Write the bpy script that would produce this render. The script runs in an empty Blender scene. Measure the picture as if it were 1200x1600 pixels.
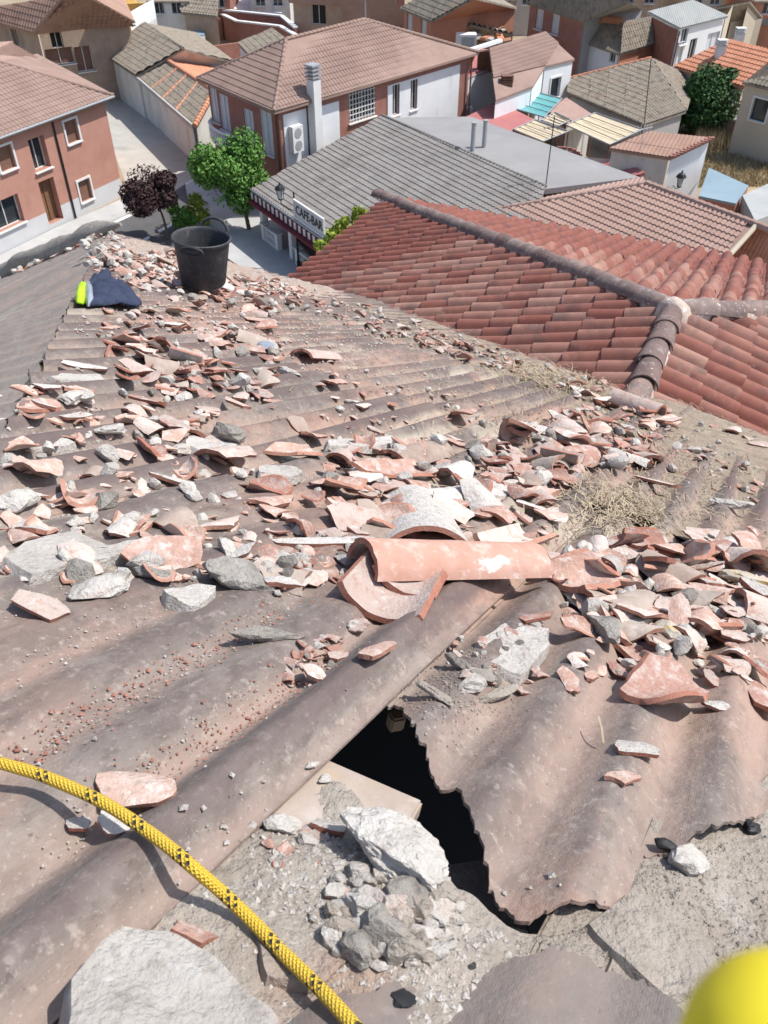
import bpy, bmesh, math, random
import numpy as np
from mathutils import Vector, Matrix, noise
R = math.radians
random.seed(7)
scene = bpy.context.scene
COL = scene.collection

# ------------------------------------------------------------------ camera, sky, sun, exposure
CAM_H, PITCH, FPX = 21.8, R(41), 1300.0          # FPX: focal length in pixels of the 1200x1600 photograph
cam_data = bpy.data.cameras.new('camera')
cam = bpy.data.objects.new('camera', cam_data); COL.objects.link(cam)
cam.location = (0, 0, CAM_H); cam.rotation_euler = (R(90) - PITCH, 0, 0)
cam_data.sensor_fit = 'VERTICAL'; cam_data.sensor_height = 24; cam_data.lens = 24 * FPX / 1600
cam_data.clip_start = 0.01; cam_data.clip_end = 3000
cam_data.dof.use_dof = True; cam_data.dof.focus_distance = 2.4; cam_data.dof.aperture_fstop = 9.0
scene.camera = cam

SUN_AZ, SUN_EL = R(84), R(58)
world = bpy.data.worlds.new('World'); scene.world = world; world.use_nodes = True
wn = world.node_tree.nodes; wl = world.node_tree.links
sky = wn.new('ShaderNodeTexSky'); sky.sky_type = 'NISHITA'; sky.sun_disc = False
sky.sun_elevation = SUN_EL; sky.sun_rotation = SUN_AZ; sky.air_density = 1.0; sky.dust_density = 1.5
wl.new(sky.outputs[0], wn['Background'].inputs[0]); wn['Background'].inputs[1].default_value = 0.14
sun_data = bpy.data.lights.new('sun', 'SUN'); sun_data.energy = 4.2; sun_data.angle = R(0.53); sun_data.color = (1, 0.955, 0.89)
sun = bpy.data.objects.new('sun', sun_data); COL.objects.link(sun)
sdir = Vector((math.sin(SUN_AZ) * math.cos(SUN_EL), math.cos(SUN_AZ) * math.cos(SUN_EL), math.sin(SUN_EL)))
sun.rotation_euler = (-sdir).to_track_quat('-Z', 'Y').to_euler(); sun.location = sdir * 60 + Vector((0, 0, CAM_H))
scene.view_settings.view_transform = 'Standard'; scene.view_settings.look = 'None'
scene.view_settings.exposure = 0.38; scene.view_settings.gamma = 1

# ------------------------------------------------------------------ geometry of the view: where a point of the photograph lies in the place
CP, SP = math.cos(PITCH), math.sin(PITCH)
CAM = Vector((0, 0, CAM_H))
def ray(x, y):
    a, b = x - 600, 800 - y
    return Vector((a, FPX * CP + b * SP, b * CP - FPX * SP))
def at(x, y, z):
    r = ray(x, y); return CAM + r * ((z - CAM_H) / r.z)
def on_plane(x, y, p, n):
    r = ray(x, y); return CAM + r * ((p - CAM).dot(n) / r.dot(n))

# ------------------------------------------------------------------ helpers
def link(name, mesh, mats=None, parent=None, mw=None):
    o = bpy.data.objects.new(name, mesh); COL.objects.link(o)
    if mats:
        for m in (mats if isinstance(mats, (list, tuple)) else [mats]): mesh.materials.append(m)
    if mw is not None: o.matrix_world = mw
    if parent is not None: adopt(o, parent)
    return o
def adopt(o, parent):
    o.parent = parent; o.matrix_parent_inverse = world_of(parent).inverted()
def world_of(p):
    m = p.matrix_basis.copy()
    if p.parent: m = world_of(p.parent) @ p.matrix_parent_inverse @ m
    return m
def tag(o, label, cat=None, group=None, kind=None):
    o['label'] = label
    if cat: o['category'] = cat
    if group: o['group'] = group
    if kind: o['kind'] = kind
    return o
def struct(o):
    o['kind'] = 'structure'; return o
def thing(name, loc, label, cat, group=None):
    e = bpy.data.objects.new(name, None); COL.objects.link(e); e.empty_display_size = .2
    e.location = loc; tag(e, label, cat, group); return e
class MB:
    def __init__(s): s.v = []; s.f = []; s.m = []; s.uv = None
    def quad(s, a, b, c, d, m=0):
        i = len(s.v); s.v += [tuple(a), tuple(b), tuple(c), tuple(d)]; s.f.append((i, i+1, i+2, i+3)); s.m.append(m)
    def poly(s, pts, m=0):
        i = len(s.v); s.v += [tuple(p) for p in pts]; s.f.append(tuple(range(i, i+len(pts)))); s.m.append(m)
    def box(s, c, h, mat=None, m=0):
        c = Vector(c); pts = []
        for dx in (-1, 1):
            for dy in (-1, 1):
                for dz in (-1, 1):
                    q = Vector((dx*h[0], dy*h[1], dz*h[2]))
                    pts.append(tuple(c + (mat @ q if mat is not None else q)))
        i = len(s.v); s.v += pts
        for f in ((0,1,3,2),(4,6,7,5),(0,4,5,1),(2,3,7,6),(0,2,6,4),(1,5,7,3)):
            s.f.append(tuple(i+k for k in f)); s.m.append(m)
    def prism(s, base, vec, m=0):
        base = [Vector(p) for p in base]; vec = Vector(vec); top = [p + vec for p in base]; n = len(base)
        i = len(s.v); s.v += [tuple(p) for p in base + top]
        s.f.append(tuple(i+k for k in reversed(range(n)))); s.m.append(m)
        s.f.append(tuple(i+n+k for k in range(n))); s.m.append(m)
        for k in range(n):
            l = (k+1) % n; s.f.append((i+k, i+l, i+n+l, i+n+k)); s.m.append(m)
    def tube(s, pts, rad, n=8, m=0, caps=True):
        pts = [Vector(p) for p in pts]; rings = []
        up = Vector((0, 0, 1)); prev = None
        for k, p in enumerate(pts):
            t = (pts[min(k+1, len(pts)-1)] - pts[max(k-1, 0)]).normalized()
            if prev is None: a = t.cross(up) if abs(t.dot(up)) < .95 else t.cross(Vector((1, 0, 0)))
            else: a = prev - t * prev.dot(t)
            a.normalize(); prev = a; b = t.cross(a)
            r = rad[k] if isinstance(rad, (list, tuple)) else rad
            i = len(s.v); rings.append(i)
            for j in range(n):
                an = 2*math.pi*j/n; s.v.append(tuple(p + a*(r*math.cos(an)) + b*(r*math.sin(an))))
        for k in range(len(rings)-1):
            for j in range(n):
                l = (j+1) % n; s.f.append((rings[k]+j, rings[k]+l, rings[k+1]+l, rings[k+1]+j)); s.m.append(m)
        if caps:
            s.f.append(tuple(rings[0]+j for j in reversed(range(n)))); s.m.append(m)
            s.f.append(tuple(rings[-1]+j for j in range(n))); s.m.append(m)
    def lathe(s, c, prof, n=20, m=0, axis=None):
        c = Vector(c); i0 = len(s.v)
        for r, z in prof:
            for j in range(n):
                an = 2*math.pi*j/n; q = Vector((r*math.cos(an), r*math.sin(an), z)); s.v.append(tuple(c + (axis @ q if axis is not None else q)))
        for k in range(len(prof)-1):
            for j in range(n):
                l = (j+1) % n; s.f.append((i0+k*n+j, i0+k*n+l, i0+(k+1)*n+l, i0+(k+1)*n+j)); s.m.append(m)
    def mesh(s, name, smooth=None):
        me = bpy.data.meshes.new(name); me.from_pydata(s.v, [], s.f)
        if any(s.m): me.polygons.foreach_set('material_index', s.m)
        if smooth is not None:
            me.polygons.foreach_set('use_smooth', [True]*len(s.f)); me.set_sharp_from_angle(angle=R(smooth))
        me.update(); return me
    def build(s, name, mats, parent=None, smooth=None, mw=None):
        return link(name, s.mesh(name, smooth), mats, parent, mw)
def recalc(me):
    bm = bmesh.new(); bm.from_mesh(me); bmesh.ops.recalc_face_normals(bm, faces=bm.faces); bm.to_mesh(me); bm.free()

# ------------------------------------------------------------------ materials
def srgb(r, g, b):
    f = lambda c: (c/255/12.92) if c/255 <= .04045 else ((c/255+.055)/1.055)**2.4
    return (f(r), f(g), f(b), 1)
def mat(name, base, alt=None, scale=6, rough=.9, layers=(), bump=.0, bscale=30, bdist=.01, rnd=0, metallic=0, spec=.3, stretch=(1, 1, 1), detail=6, contrast=.35, coord='Object'):
    """base/alt mixed by noise; layers: (colour, noise scale, lo, hi, amount[, stretch])"""
    m = bpy.data.materials.new(name); m.use_nodes = True
    N = m.node_tree.nodes; L = m.node_tree.links; b = N['Principled BSDF']
    b.inputs['Roughness'].default_value = rough; b.inputs['Metallic'].default_value = metallic
    b.inputs['Specular IOR Level'].default_value = spec
    tc = N.new('ShaderNodeTexCoord')
    def vec(st, off=None):
        mp = N.new('ShaderNodeMapping'); mp.inputs['Scale'].default_value = st
        if off: mp.inputs['Location'].default_value = (off, off*1.7, off*.6)
        L.new(tc.outputs[coord], mp.inputs['Vector'])
        if rnd:
            oi = N.new('ShaderNodeObjectInfo'); ad = N.new('ShaderNodeVectorMath'); ad.operation = 'MULTIPLY_ADD'
            cx = N.new('ShaderNodeCombineXYZ'); L.new(oi.outputs['Random'], cx.inputs[0]); L.new(oi.outputs['Random'], cx.inputs[1])
            L.new(cx.outputs[0], ad.inputs[0]); ad.inputs[1].default_value = (7, 13, 3); L.new(mp.outputs[0], ad.inputs[2])
            return ad.outputs[0]
        return mp.outputs[0]
    def nz(sc, st, off=None, det=detail):
        t = N.new('ShaderNodeTexNoise'); t.inputs['Scale'].default_value = sc; t.inputs['Detail'].default_value = det
        t.inputs['Roughness'].default_value = .62; L.new(vec(st, off), t.inputs['Vector']); return t.outputs['Fac']
    def ramp(src, lo, hi):
        r_ = N.new('ShaderNodeMapRange'); r_.inputs['From Min'].default_value = lo; r_.inputs['From Max'].default_value = hi
        L.new(src, r_.inputs['Value']); return r_.outputs[0]
    def mix(fac, c1, c2):
        x = N.new('ShaderNodeMix'); x.data_type = 'RGBA'
        if isinstance(fac, float): x.inputs['Factor'].default_value = fac
        else: L.new(fac, x.inputs['Factor'])
        for c, i in ((c1, 6), (c2, 7)):
            if isinstance(c, tuple): x.inputs[i].default_value = c
            else: L.new(c, x.inputs[i])
        return x.outputs[2]
    def mul(a, k):
        x = N.new('ShaderNodeMath'); x.operation = 'MULTIPLY'; L.new(a, x.inputs[0])
        if isinstance(k, (int, float)): x.inputs[1].default_value = k
        else: L.new(k, x.inputs[1])
        return x.outputs[0]
    col = base
    if alt: col = mix(ramp(nz(scale, stretch), .5-contrast/2, .5+contrast/2), base, alt)
    for k, ly in enumerate(layers):
        c, sc, lo, hi, am = ly[:5]; st = ly[5] if len(ly) > 5 else (1, 1, 1)
        col = mix(mul(ramp(nz(sc, st, 3.1*(k+1)), lo, hi), am), col, c)
    if rnd:
        oi = N.new('ShaderNodeObjectInfo'); hv = N.new('ShaderNodeHueSaturation')
        L.new(ramp_to(N, L, oi.outputs['Random'], 1-rnd, 1+rnd), hv.inputs['Value'])
        L.new(ramp_to(N, L, oi.outputs['Random'], .5-.03*rnd, .5+.05*rnd), hv.inputs['Hue'])
        L.new(ramp_to(N, L, oi.outputs['Random'], 1.05, 1-rnd), hv.inputs['Saturation'])
        if isinstance(col, tuple): hv.inputs['Color'].default_value = col
        else: L.new(col, hv.inputs['Color'])
        col = hv.outputs[0]
    if isinstance(col, tuple): b.inputs['Base Color'].default_value = col
    else: L.new(col, b.inputs['Base Color'])
    if bump:
        bp = N.new('ShaderNodeBump'); bp.inputs['Strength'].default_value = bump; bp.inputs['Distance'].default_value = bdist
        L.new(nz(bscale, (1, 1, 1), 9.), bp.inputs['Height']); L.new(bp.outputs[0], b.inputs['Normal'])
    m['helpers'] = 0
    return m
def ramp_to(N, L, src, lo, hi):
    r_ = N.new('ShaderNodeMapRange'); r_.inputs['To Min'].default_value = lo; r_.inputs['To Max'].default_value = hi
    L.new(src, r_.inputs['Value']); return r_.outputs[0]
WHITE = (.62, .62, .6, 1)
Mt = {}
Mt['asphalt'] = mat('asphalt', (.085, .085, .09, 1), (.12, .12, .12, 1), .6, .95, bump=.1, bscale=40)
Mt['street'] = mat('street_concrete', (.36, .35, .32, 1), (.45, .43, .39, 1), .5, .95, [((.22, .21, .2, 1), .35, .55, .7, .5)])
Mt['pave'] = mat('pavement_concrete', (.38, .38, .37, 1), (.46, .46, .45, 1), .8, .95)
Mt['kerb'] = mat('kerb_stone', (.5, .5, .48, 1), (.42, .42, .4, 1), 3)
Mt['paint'] = mat('road_paint', (.75, .75, .73, 1), (.6, .6, .58, 1), 5)
Mt['earth'] = mat('earth', (.27, .21, .15, 1), (.36, .29, .2, 1), .4, 1, bump=.2, bscale=3, bdist=.1)
Mt['drygrass'] = mat('dry_grass_ground', (.34, .26, .15, 1), (.45, .36, .21, 1), .9, 1, [((.2, .16, .09, 1), 2., .5, .65, .7)])
Mt['salmon'] = mat('salmon_brick', (.40, .205, .155, 1), (.45, .245, .19, 1), 1.2, .95, [((.3, .13, .09, 1), .5, .55, .75, .35), ((.5, .3, .24, 1), 9, .55, .7, .3)])
Mt['brick'] = mat('red_brick', (.27, .125, .098, 1), (.34, .165, .13, 1), 1.6, .95, [((.45, .28, .22, 1), 12, .56, .68, .35)])
Mt['orangebrick'] = mat('orange_brick', (.41, .185, .12, 1), (.46, .22, .15, 1), .9, .95, [((.33, .13, .08, 1), .7, .5, .75, .4)])
Mt['white'] = mat('white_render', (.66, .68, .70, 1), (.74, .75, .76, 1), .8, .9, [((.5, .5, .49, 1), .9, .58, .75, .5, (1, 1, .3))])
Mt['oldwhite'] = mat('old_whitewash', (.55, .54, .51, 1), (.64, .63, .6, 1), .7, .95, [((.35, .32, .28, 1), .8, .5, .7, .6, (1, 1, .35)), ((.28, .25, .22, 1), 3, .6, .7, .5)])
Mt['trim'] = mat('white_trim', (.7, .7, .69, 1), (.62, .62, .6, 1), 2)
Mt['stone'] = mat('old_stone_wall', (.33, .24, .18, 1), (.4, .31, .24, 1), 1.1, 1, [((.22, .17, .14, 1), .5, .5, .7, .6), ((.5, .4, .3, 1), 2.5, .58, .7, .5)], bump=.4, bscale=5, bdist=.05)
Mt['plinth'] = mat('pale_plinth', (.5, .51, .52, 1), (.56, .56, .57, 1), 1)
Mt['cream'] = mat('cream_render', (.48, .42, .32, 1), (.53, .47, .37, 1), .7)
Mt['ochre'] = mat('ochre_render', (.62, .38, .11, 1), (.68, .44, .15, 1), .6)
Mt['greywall'] = mat('grey_render', (.36, .35, .33, 1), (.43, .41, .39, 1), .8)
Mt['glass'] = mat('window_glass', (.03, .04, .045, 1), rough=.08, spec=.6)
Mt['shutter'] = mat('brown_shutter', (.16, .085, .06, 1), (.2, .11, .08, 1), 3, .7)
Mt['wshutter'] = mat('white_shutter', (.6, .62, .65, 1), (.55, .57, .6, 1), 3, .7)
Mt['wood'] = mat('door_wood', (.16, .085, .05, 1), (.22, .12, .07, 1), 4, .7)
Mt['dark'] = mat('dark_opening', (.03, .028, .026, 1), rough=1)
Mt['iron'] = mat('black_iron', (.018, .018, .02, 1), rough=.5)
Mt['steel'] = mat('galvanised_steel', (.42, .43, .44, 1), (.34, .35, .36, 1), 5, .5, metallic=.3)
Mt['rf_brown'] = mat('roof_brown_pink', (.255, .175, .145, 1), (.315, .22, .185, 1), .8, .95, [((.2, .14, .12, 1), .35, .5, .7, .5), ((.4, .3, .25, 1), 8, .58, .7, .4)])
Mt['rf_pink'] = mat('roof_dusty_pink', (.34, .225, .185, 1), (.4, .27, .225, 1), .8, .95, [((.27, .2, .18, 1), 2.5, .5, .7, .5), ((.2, .15, .13, 1), 9, .6, .7, .5)])
Mt['rf_grey'] = mat('roof_grey_concrete_tile', (.19, .175, .165, 1), (.25, .235, .22, 1), 1.2, .95, [((.36, .34, .32, 1), 5, .58, .68, .6), ((.12, .11, .1, 1), .6, .52, .7, .5)])
Mt['rf_old'] = mat('roof_old_lichen', (.22, .19, .15, 1), (.3, .26, .21, 1), 1.5, 1, [((.38, .33, .26, 1), 4, .55, .7, .6), ((.12, .1, .085, 1), 2.2, .52, .66, .7), ((.34, .2, .14, 1), .8, .58, .72, .5)], bump=.5, bscale=6, bdist=.06)
Mt['rf_orange'] = mat('roof_orange_tile', (.5, .215, .125, 1), (.57, .28, .18, 1), 1.4, .95, [((.34, .15, .1, 1), 2.5, .54, .7, .6), ((.62, .4, .3, 1), 4, .58, .7, .5)])
Mt['rf_redold'] = mat('roof_red_old', (.31, .19, .145, 1), (.37, .24, .185, 1), 1, .95, [((.25, .15, .12, 1), .6, .5, .7, .6)])
Mt['membrane'] = mat('grey_roof_membrane', (.24, .235, .235, 1), (.29, .285, .28, 1), .35, .85, [((.34, .335, .33, 1), .8, .55, .75, .5)])
Mt['fibro'] = mat('fibre_cement_roof', (.33, .35, .345, 1), (.4, .41, .4, 1), .5, .95, [((.22, .24, .235, 1), .3, .5, .66, .6)])
Mt['redfloor'] = mat('red_terrace', (.36, .13, .13, 1), (.42, .17, .16, 1), .6)
Mt['teal'] = mat('teal_tarpaulin', (.1, .3, .32, 1), (.14, .37, .38, 1), 1.2, .6)
Mt['canvas'] = mat('beige_canvas', (.5, .42, .29, 1), (.57, .49, .36, 1), 1.5, .9)
Mt['blueroof'] = mat('blue_grey_sheet', (.19, .27, .33, 1), (.24, .32, .37, 1), .6, .8)
Mt['maroon'] = mat('maroon_awning', (.14, .025, .035, 1), (.17, .035, .045, 1), 3)
Mt['bark'] = mat('bark', (.09, .07, .055, 1), (.14, .11, .09, 1), 8, 1)
def leaf(name, c1, c2): 
    m = mat(name, c1, c2, 2.2, .6, contrast=.3); b = m.node_tree.nodes['Principled BSDF']
    return m
Mt['leaf_green'] = leaf('leaf_green', (.075, .17, .028, 1), (.12, .26, .045, 1))
Mt['leaf_dark'] = leaf('leaf_dark_green', (.028, .075, .018, 1), (.05, .12, .03, 1))
Mt['leaf_plum'] = leaf('leaf_plum', (.035, .016, .018, 1), (.06, .028, .028, 1))
Mt['leaf_lime'] = leaf('leaf_lime', (.2, .27, .03, 1), (.32, .37, .05, 1))

# ------------------------------------------------------------------ village builders
def tile_mesh(name, poly, cdir, pitch, course, amp, step, lift=.03, prof=(0, .75, 1, .75)):
    poly = [Vector(p) for p in poly]
    n = Vector((0, 0, 0))
    for i in range(len(poly)): n += (poly[i] - poly[0]).cross(poly[(i+1) % len(poly)] - poly[0])
    n.normalize()
    if n.z < 0: n = -n
    c = (cdir - n * cdir.dot(n)).normalized(); a = n.cross(c)
    if a.z > 0: a = -a
    o = poly[0]; cs = [(p-o).dot(c) for p in poly]; as_ = [(p-o).dot(a) for p in poly]
    c0, c1 = min(cs)-pitch, max(cs)+pitch; a0, a1 = min(as_)-course, max(as_)+course
    k = len(prof); nc = int((c1-c0)/pitch*k)+1; nr = int((a1-a0)/course)+1
    V = []; F = []
    for r_ in range(nr):
        for e in (0, 1):
            av = a0 + (r_+e)*course - (.004 if e else 0)
            for j in range(nc+1):
                cv = c0 + j*pitch/k
                h = lift + amp*prof[j % k] + step*e + .006*noise.noise(Vector((cv*.9, av*.9, o.x)))
                V.append(tuple(o + c*cv + a*av + n*h))
    for r_ in range(nr*2-1):
        for j in range(nc):
            i = r_*(nc+1)+j; F.append((i, i+1, i+nc+2, i+nc+1))
    bm = bmesh.new(); bv = [bm.verts.new(v) for v in V]
    for f in F: bm.faces.new([bv[i] for i in f])
    cen = sum(poly, Vector()) / len(poly)
    for i in range(len(poly)):
        p, q = poly[i], poly[(i+1) % len(poly)]; en = (q-p).cross(n).normalized()
        if en.dot(cen-p) > 0: en = -en
        bmesh.ops.bisect_plane(bm, geom=bm.verts[:]+bm.edges[:]+bm.faces[:], plane_co=p, plane_no=en, clear_outer=True)
    bm.normal_update()
    for f in bm.faces:
        if f.normal.dot(n) < 0: f.normal_flip()
    me = bpy.data.meshes.new(name); bm.to_mesh(me); bm.free()
    return me
def P3(pts):
    """pixel points to place: three points carry a height and fix the plane, the rest lie on it"""
    out = [None]*len(pts); fixed = []
    for i, p in enumerate(pts):
        if isinstance(p, Vector): out[i] = p; fixed.append(p)
        elif len(p) == 3: out[i] = at(*p); fixed.append(out[i])
    if any(o is None for o in out):
        n = (fixed[1]-fixed[0]).cross(fixed[2]-fixed[0]).normalized()
        for i, p in enumerate(pts):
            if out[i] is None: out[i] = on_plane(p[0], p[1], fixed[0], n)
    return out
PANTILE = (.26, .38, .06, .03)
def roof(parent, pts, m, tile=PANTILE, edge=(0, 1), thick=.16, name='roof'):
    pts = P3(pts); mb = MB(); mb.prism([p - Vector((0, 0, thick)) for p in pts], (0, 0, thick-.002))
    me = mb.mesh(name); recalc(me); o = link(name, me, m, parent)
    if tile:
        t = link('roof_tiles', tile_mesh('roof_tiles', pts, pts[edge[1]]-pts[edge[0]], *tile), m, o); t['kind'] = 'stuff'
    return pts
def ridge_caps(parent, p, q, m, rad=.13, step=.4, up=.05):
    p, q = Vector(p), Vector(q); L = (q-p).length; n = max(2, int(L/step)); mb = MB(); d = (q-p)/n
    for k in range(n):
        mb.tube([p+d*k+Vector((0, 0, up)), p+d*(k+1.12)+Vector((0, 0, up-.02))], [rad*1.06, rad*.9], 8)
    o = mb.build('ridge_tiles', m, parent, 40); o['kind'] = 'stuff'; return o
def wall(parent, p0, p1, z0, m, ops=(), inset=.3, centre=None, name='wall', drop=.1, apex=None, low=None, lowmat=None):
    """facade between two eave points; ops: (px, py, width, height, style[, depth])"""
    a, b = Vector((p0[0], p0[1], 0)), Vector((p1[0], p1[1], 0)); d = (b-a).normalized(); n = Vector((d.y, -d.x, 0))
    if centre is not None and n.dot(Vector((centre[0], centre[1], 0))-a) > 0: n = -n
    a = a - n*inset + d*inset*.9; b = b - n*inset - d*inset*.9; L = (b-a).length
    z1 = min(p0[2], p1[2]) - drop
    rects = []
    for op in ops:
        q = on_plane(op[0], op[1], a, n); s = (q-a).dot(d); rects.append((s-op[2]/2, s+op[2]/2, q.z-op[3]/2, q.z+op[3]/2, op))
    rects = [r_ for r_ in rects if r_[0] > .05 and r_[1] < L-.05 and r_[2] > z0-.2 and r_[3] < z1+.3]
    S = sorted({0, L} | {r_[0] for r_ in rects} | {r_[1] for r_ in rects}); 
    Z = sorted({z0, z1} | {max(z0, r_[2]) for r_ in rects} | {min(z1, r_[3]) for r_ in rects} | ({z0+low} if low else set()))
    mb = MB(); X = lambda s, z, off=0: a + d*s + n*off + Vector((0, 0, z))
    for i in range(len(S)-1):
        for j in range(len(Z)-1):
            cs, cz = (S[i]+S[i+1])/2, (Z[j]+Z[j+1])/2
            if any(r_[0] < cs < r_[1] and r_[2] < cz < r_[3] for r_ in rects): continue
            mb.quad(X(S[i], Z[j]), X(S[i+1], Z[j]), X(S[i+1], Z[j+1]), X(S[i], Z[j+1]), 1 if (low and cz < z0+low) else 0)
    if abs(p0[2]-p1[2]) > .2 or apex is not None:
        top = [X(0, z1), X(L, z1)]
        if p1[2]-drop > z1+.05: top.append(X(L, p1[2]-drop))
        if apex is not None: top.append(Vector((apex[0], apex[1], apex[2]-drop)) - n*0)
        if p0[2]-drop > z1+.05: top.append(X(0, p0[2]-drop))
        mb.poly(top)
    for r_ in rects:
        dep = r_[4][5] if len(r_[4]) > 5 else .2
        s0, s1, h0, h1 = r_[:4]
        mb.quad(X(s0, h0), X(s0, h1), X(s0, h1, -dep), X(s0, h0, -dep)); mb.quad(X(s1, h0), X(s1, h1), X(s1, h1, -dep), X(s1, h0, -dep))
        mb.quad(X(s0, h0), X(s1, h0), X(s1, h0, -dep), X(s0, h0, -dep)); mb.quad(X(s0, h1), X(s1, h1), X(s1, h1, -dep), X(s0, h1, -dep))
    w = mb.build(name, [m, lowmat or m], parent)
    fm = Matrix((d, Vector((0, 0, 1)), n)).transposed()
    for r_ in rects:
        s0, s1, h0, h1, op = r_; dep = (op[5] if len(op) > 5 else .2); st = op[4]; cs, ch, w2, h2 = (s0+s1)/2, (h0+h1)/2, (s1-s0)/2, (h1-h0)/2
        pane = {'shut': 'shutter', 'wshut': 'wshutter', 'glass': 'glass', 'door': 'wood', 'dark': 'dark', 'tshut': 'shutter', 'tglass': 'glass', 'sash': 'glass'}[st]
        nm = 'door' if st == 'door' else 'window'
        f = MB()
        if st in ('tshut', 'tglass'):            # projecting pale surround
            t = .13
            for (x, y, hx, hy) in ((cs-w2-t/2, ch, t/2, h2+t), (cs+w2+t/2, ch, t/2, h2+t), (cs, ch+h2+t/2, w2, t/2), (cs, ch-h2-t/2, w2, t/2)):
                f.box(X(x, y, .02), (hx, hy, .05), fm)
        else:
            t = .05
            for (x, y, hx, hy) in ((cs-w2+t/2, ch, t/2, h2), (cs+w2-t/2, ch, t/2, h2), (cs, ch+h2-t/2, w2-t, t/2), (cs, ch-h2+t/2, w2-t, t/2), (cs, ch, t/2, h2-t)):
                f.box(X(x, y, -dep+.06), (hx, hy, .03), fm)
        fo = f.build(nm, Mt['wood'] if st == 'door' else Mt['trim'], parent)
        g = MB(); g.box(X(cs, ch, -dep+.015), (w2, h2, .012), fm); g.build('pane' if st != 'door' else 'door_leaf', Mt[pane], fo)
        if st not in ('door', 'dark'):
            g = MB(); g.box(X(cs, h0-.06, .06), (w2+.1, .035, .1), fm); g.build('sill', Mt['trim'], fo)
    return w, a, d, n
def chimney(parent, base, h, w, m, capm=None):
    mb = MB(); mb.box(base + Vector((0, 0, h/2)), (w, w*.8, h/2)); o = mb.build('chimney', m, parent)
    mb = MB()
    for k in range(3): mb.box(base + Vector((0, 0, h+.08+.16*k)), (w*1.12, w*.92, .035))
    mb.box(base + Vector((0, 0, h+.22)), (w*.7, w*.6, .2)); mb.build('chimney_cap', capm or m, o); return o

# ------------------------------------------------------------------ ground, road, pavements
mb = MB(); mb.quad((-900, -200, 0), (900, -200, 0), (900, 1500, 0), (-900, 1500, 0)); struct(mb.build('ground', Mt['earth']))
def sheet(name, pts, m, z):
    mb = MB(); mb.poly([Vector((*at(x, y, 0).xy, z)) for x, y in pts]); me = mb.mesh(name); recalc(me)
    if me.polygons[0].normal.z < 0: me.flip_normals()
    return struct(link(name, me, m))
sheet('road', [(150, 470), (420, 520), (330, 340), (292, 286), (225, 330), (150, 360), (-150, 500)], Mt['asphalt'], .008)
sheet('street', [(292, 288), (330, 262), (160, 100), (130, 110), (215, 335)], Mt['street'], .004)
def pavement(name, pts, m=None, h=.13):
    pts = [at(x, y, 0) for x, y in pts]; mb = MB(); mb.prism(pts, (0, 0, h)); me = mb.mesh(name); recalc(me)
    o = struct(link(name, me, m or Mt['pave'])); 
    return o
pavement('pavement', [(-200, 545), (-60, 462), (200, 336), (215, 326), (195, 312), (90, 358), (-200, 500)])
pavement('pavement', [(290, 292), (330, 268), (410, 310), (475, 390), (520, 440), (440, 500), (330, 420), (300, 345)])
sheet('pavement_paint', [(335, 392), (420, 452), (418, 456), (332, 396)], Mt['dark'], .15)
for q in ([(52, 402), (205, 334), (207, 337), (55, 406)], [(215, 378), (232, 369), (235, 372), (218, 382)], [(246, 360), (284, 340), (287, 343), (249, 364)], [(289, 287), (301, 281), (303, 284), (291, 290)], [(335, 333), (350, 345), (346, 347), (331, 335)]):
    sheet('road_marking', q, Mt['paint'], .016)
sheet('dry_field', [(1085, 190), (1300, 190), (1300, 330), (1100, 300)], Mt['drygrass'], .006)

# ------------------------------------------------------------------ salmon brick building on the left
c = at(120, 120, 6)
hb = thing('brick_building', at(100, 355, 0), 'two-storey salmon brick building with brown hipped roof left of the street', 'building')
A, B = at(178, 150, 6.5), at(-160, 273.4, 6.5)
r1 = roof(hb, [A, B, at(0, 98, 8.9), (-160, 48)], Mt['rf_brown'], (.3, .4, .06, .03))
roof(hb, [A, at(58, 86, 6.5), r1[2]], Mt['rf_brown'], (.3, .4, .06, .03))
ridge_caps(hb, A, r1[2], Mt['rf_brown'])
w_ = wall(hb, B, A, 0, Mt['salmon'], [(162, 185, 1.2, 1.25, 'tshut'), (112, 205, 1.1, 1.35, 'tshut'), (62, 240, 1.3, 1.9, 'glass', .5), (9, 247, 1.2, 1.35, 'tshut'),
     (180, 277, 1.1, 1.35, 'tshut'), (133, 297, 1.1, 1.35, 'tshut'), (80, 314, 1.3, 2.7, 'door', .5), (12, 333, 2.2, 1.7, 'glass', .4)], .5, c, low=1.25, lowmat=Mt['plinth'])
q_ = w_[1] + w_[2]*((A-B).length-.9); q_ = Vector((q_.x, q_.y, 6.5)); wall(hb, q_, Vector((q_.x*1.16, q_.y*1.16, 6.5)), 0, Mt['salmon'], (), .0, c)
mb = MB(); q = A + (B-A)*.012; a_, d_, n_ = w_[1:]
mb.tube([B + Vector((0, 0, -.02)), A + Vector((0, 0, -.02))], .09, 8); g_ = mb.build('gutter', Mt['steel'], hb)
mb = MB(); q = on_plane(105, 290, a_, n_); mb.tube([Vector((q.x, q.y, .1)) + n_*.08, Vector((q.x, q.y, 6.3)) + n_*.08], .06, 6); mb.build('downpipe', Mt['iron'], hb)

# second pale roof behind it
hb = thing('neighbour_house', at(10, 100, 0), 'pale pink tiled roof showing behind the salmon brick building', 'house')
p_ = roof(hb, [at(68, 92, 7), at(-130, 140, 7), at(20, 64, 8.2), (-130, 74)], Mt['rf_pink'], (.3, .4, .06, .03))
wall(hb, p_[0], p_[1], 0, Mt['cream'], (), .3)

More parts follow.
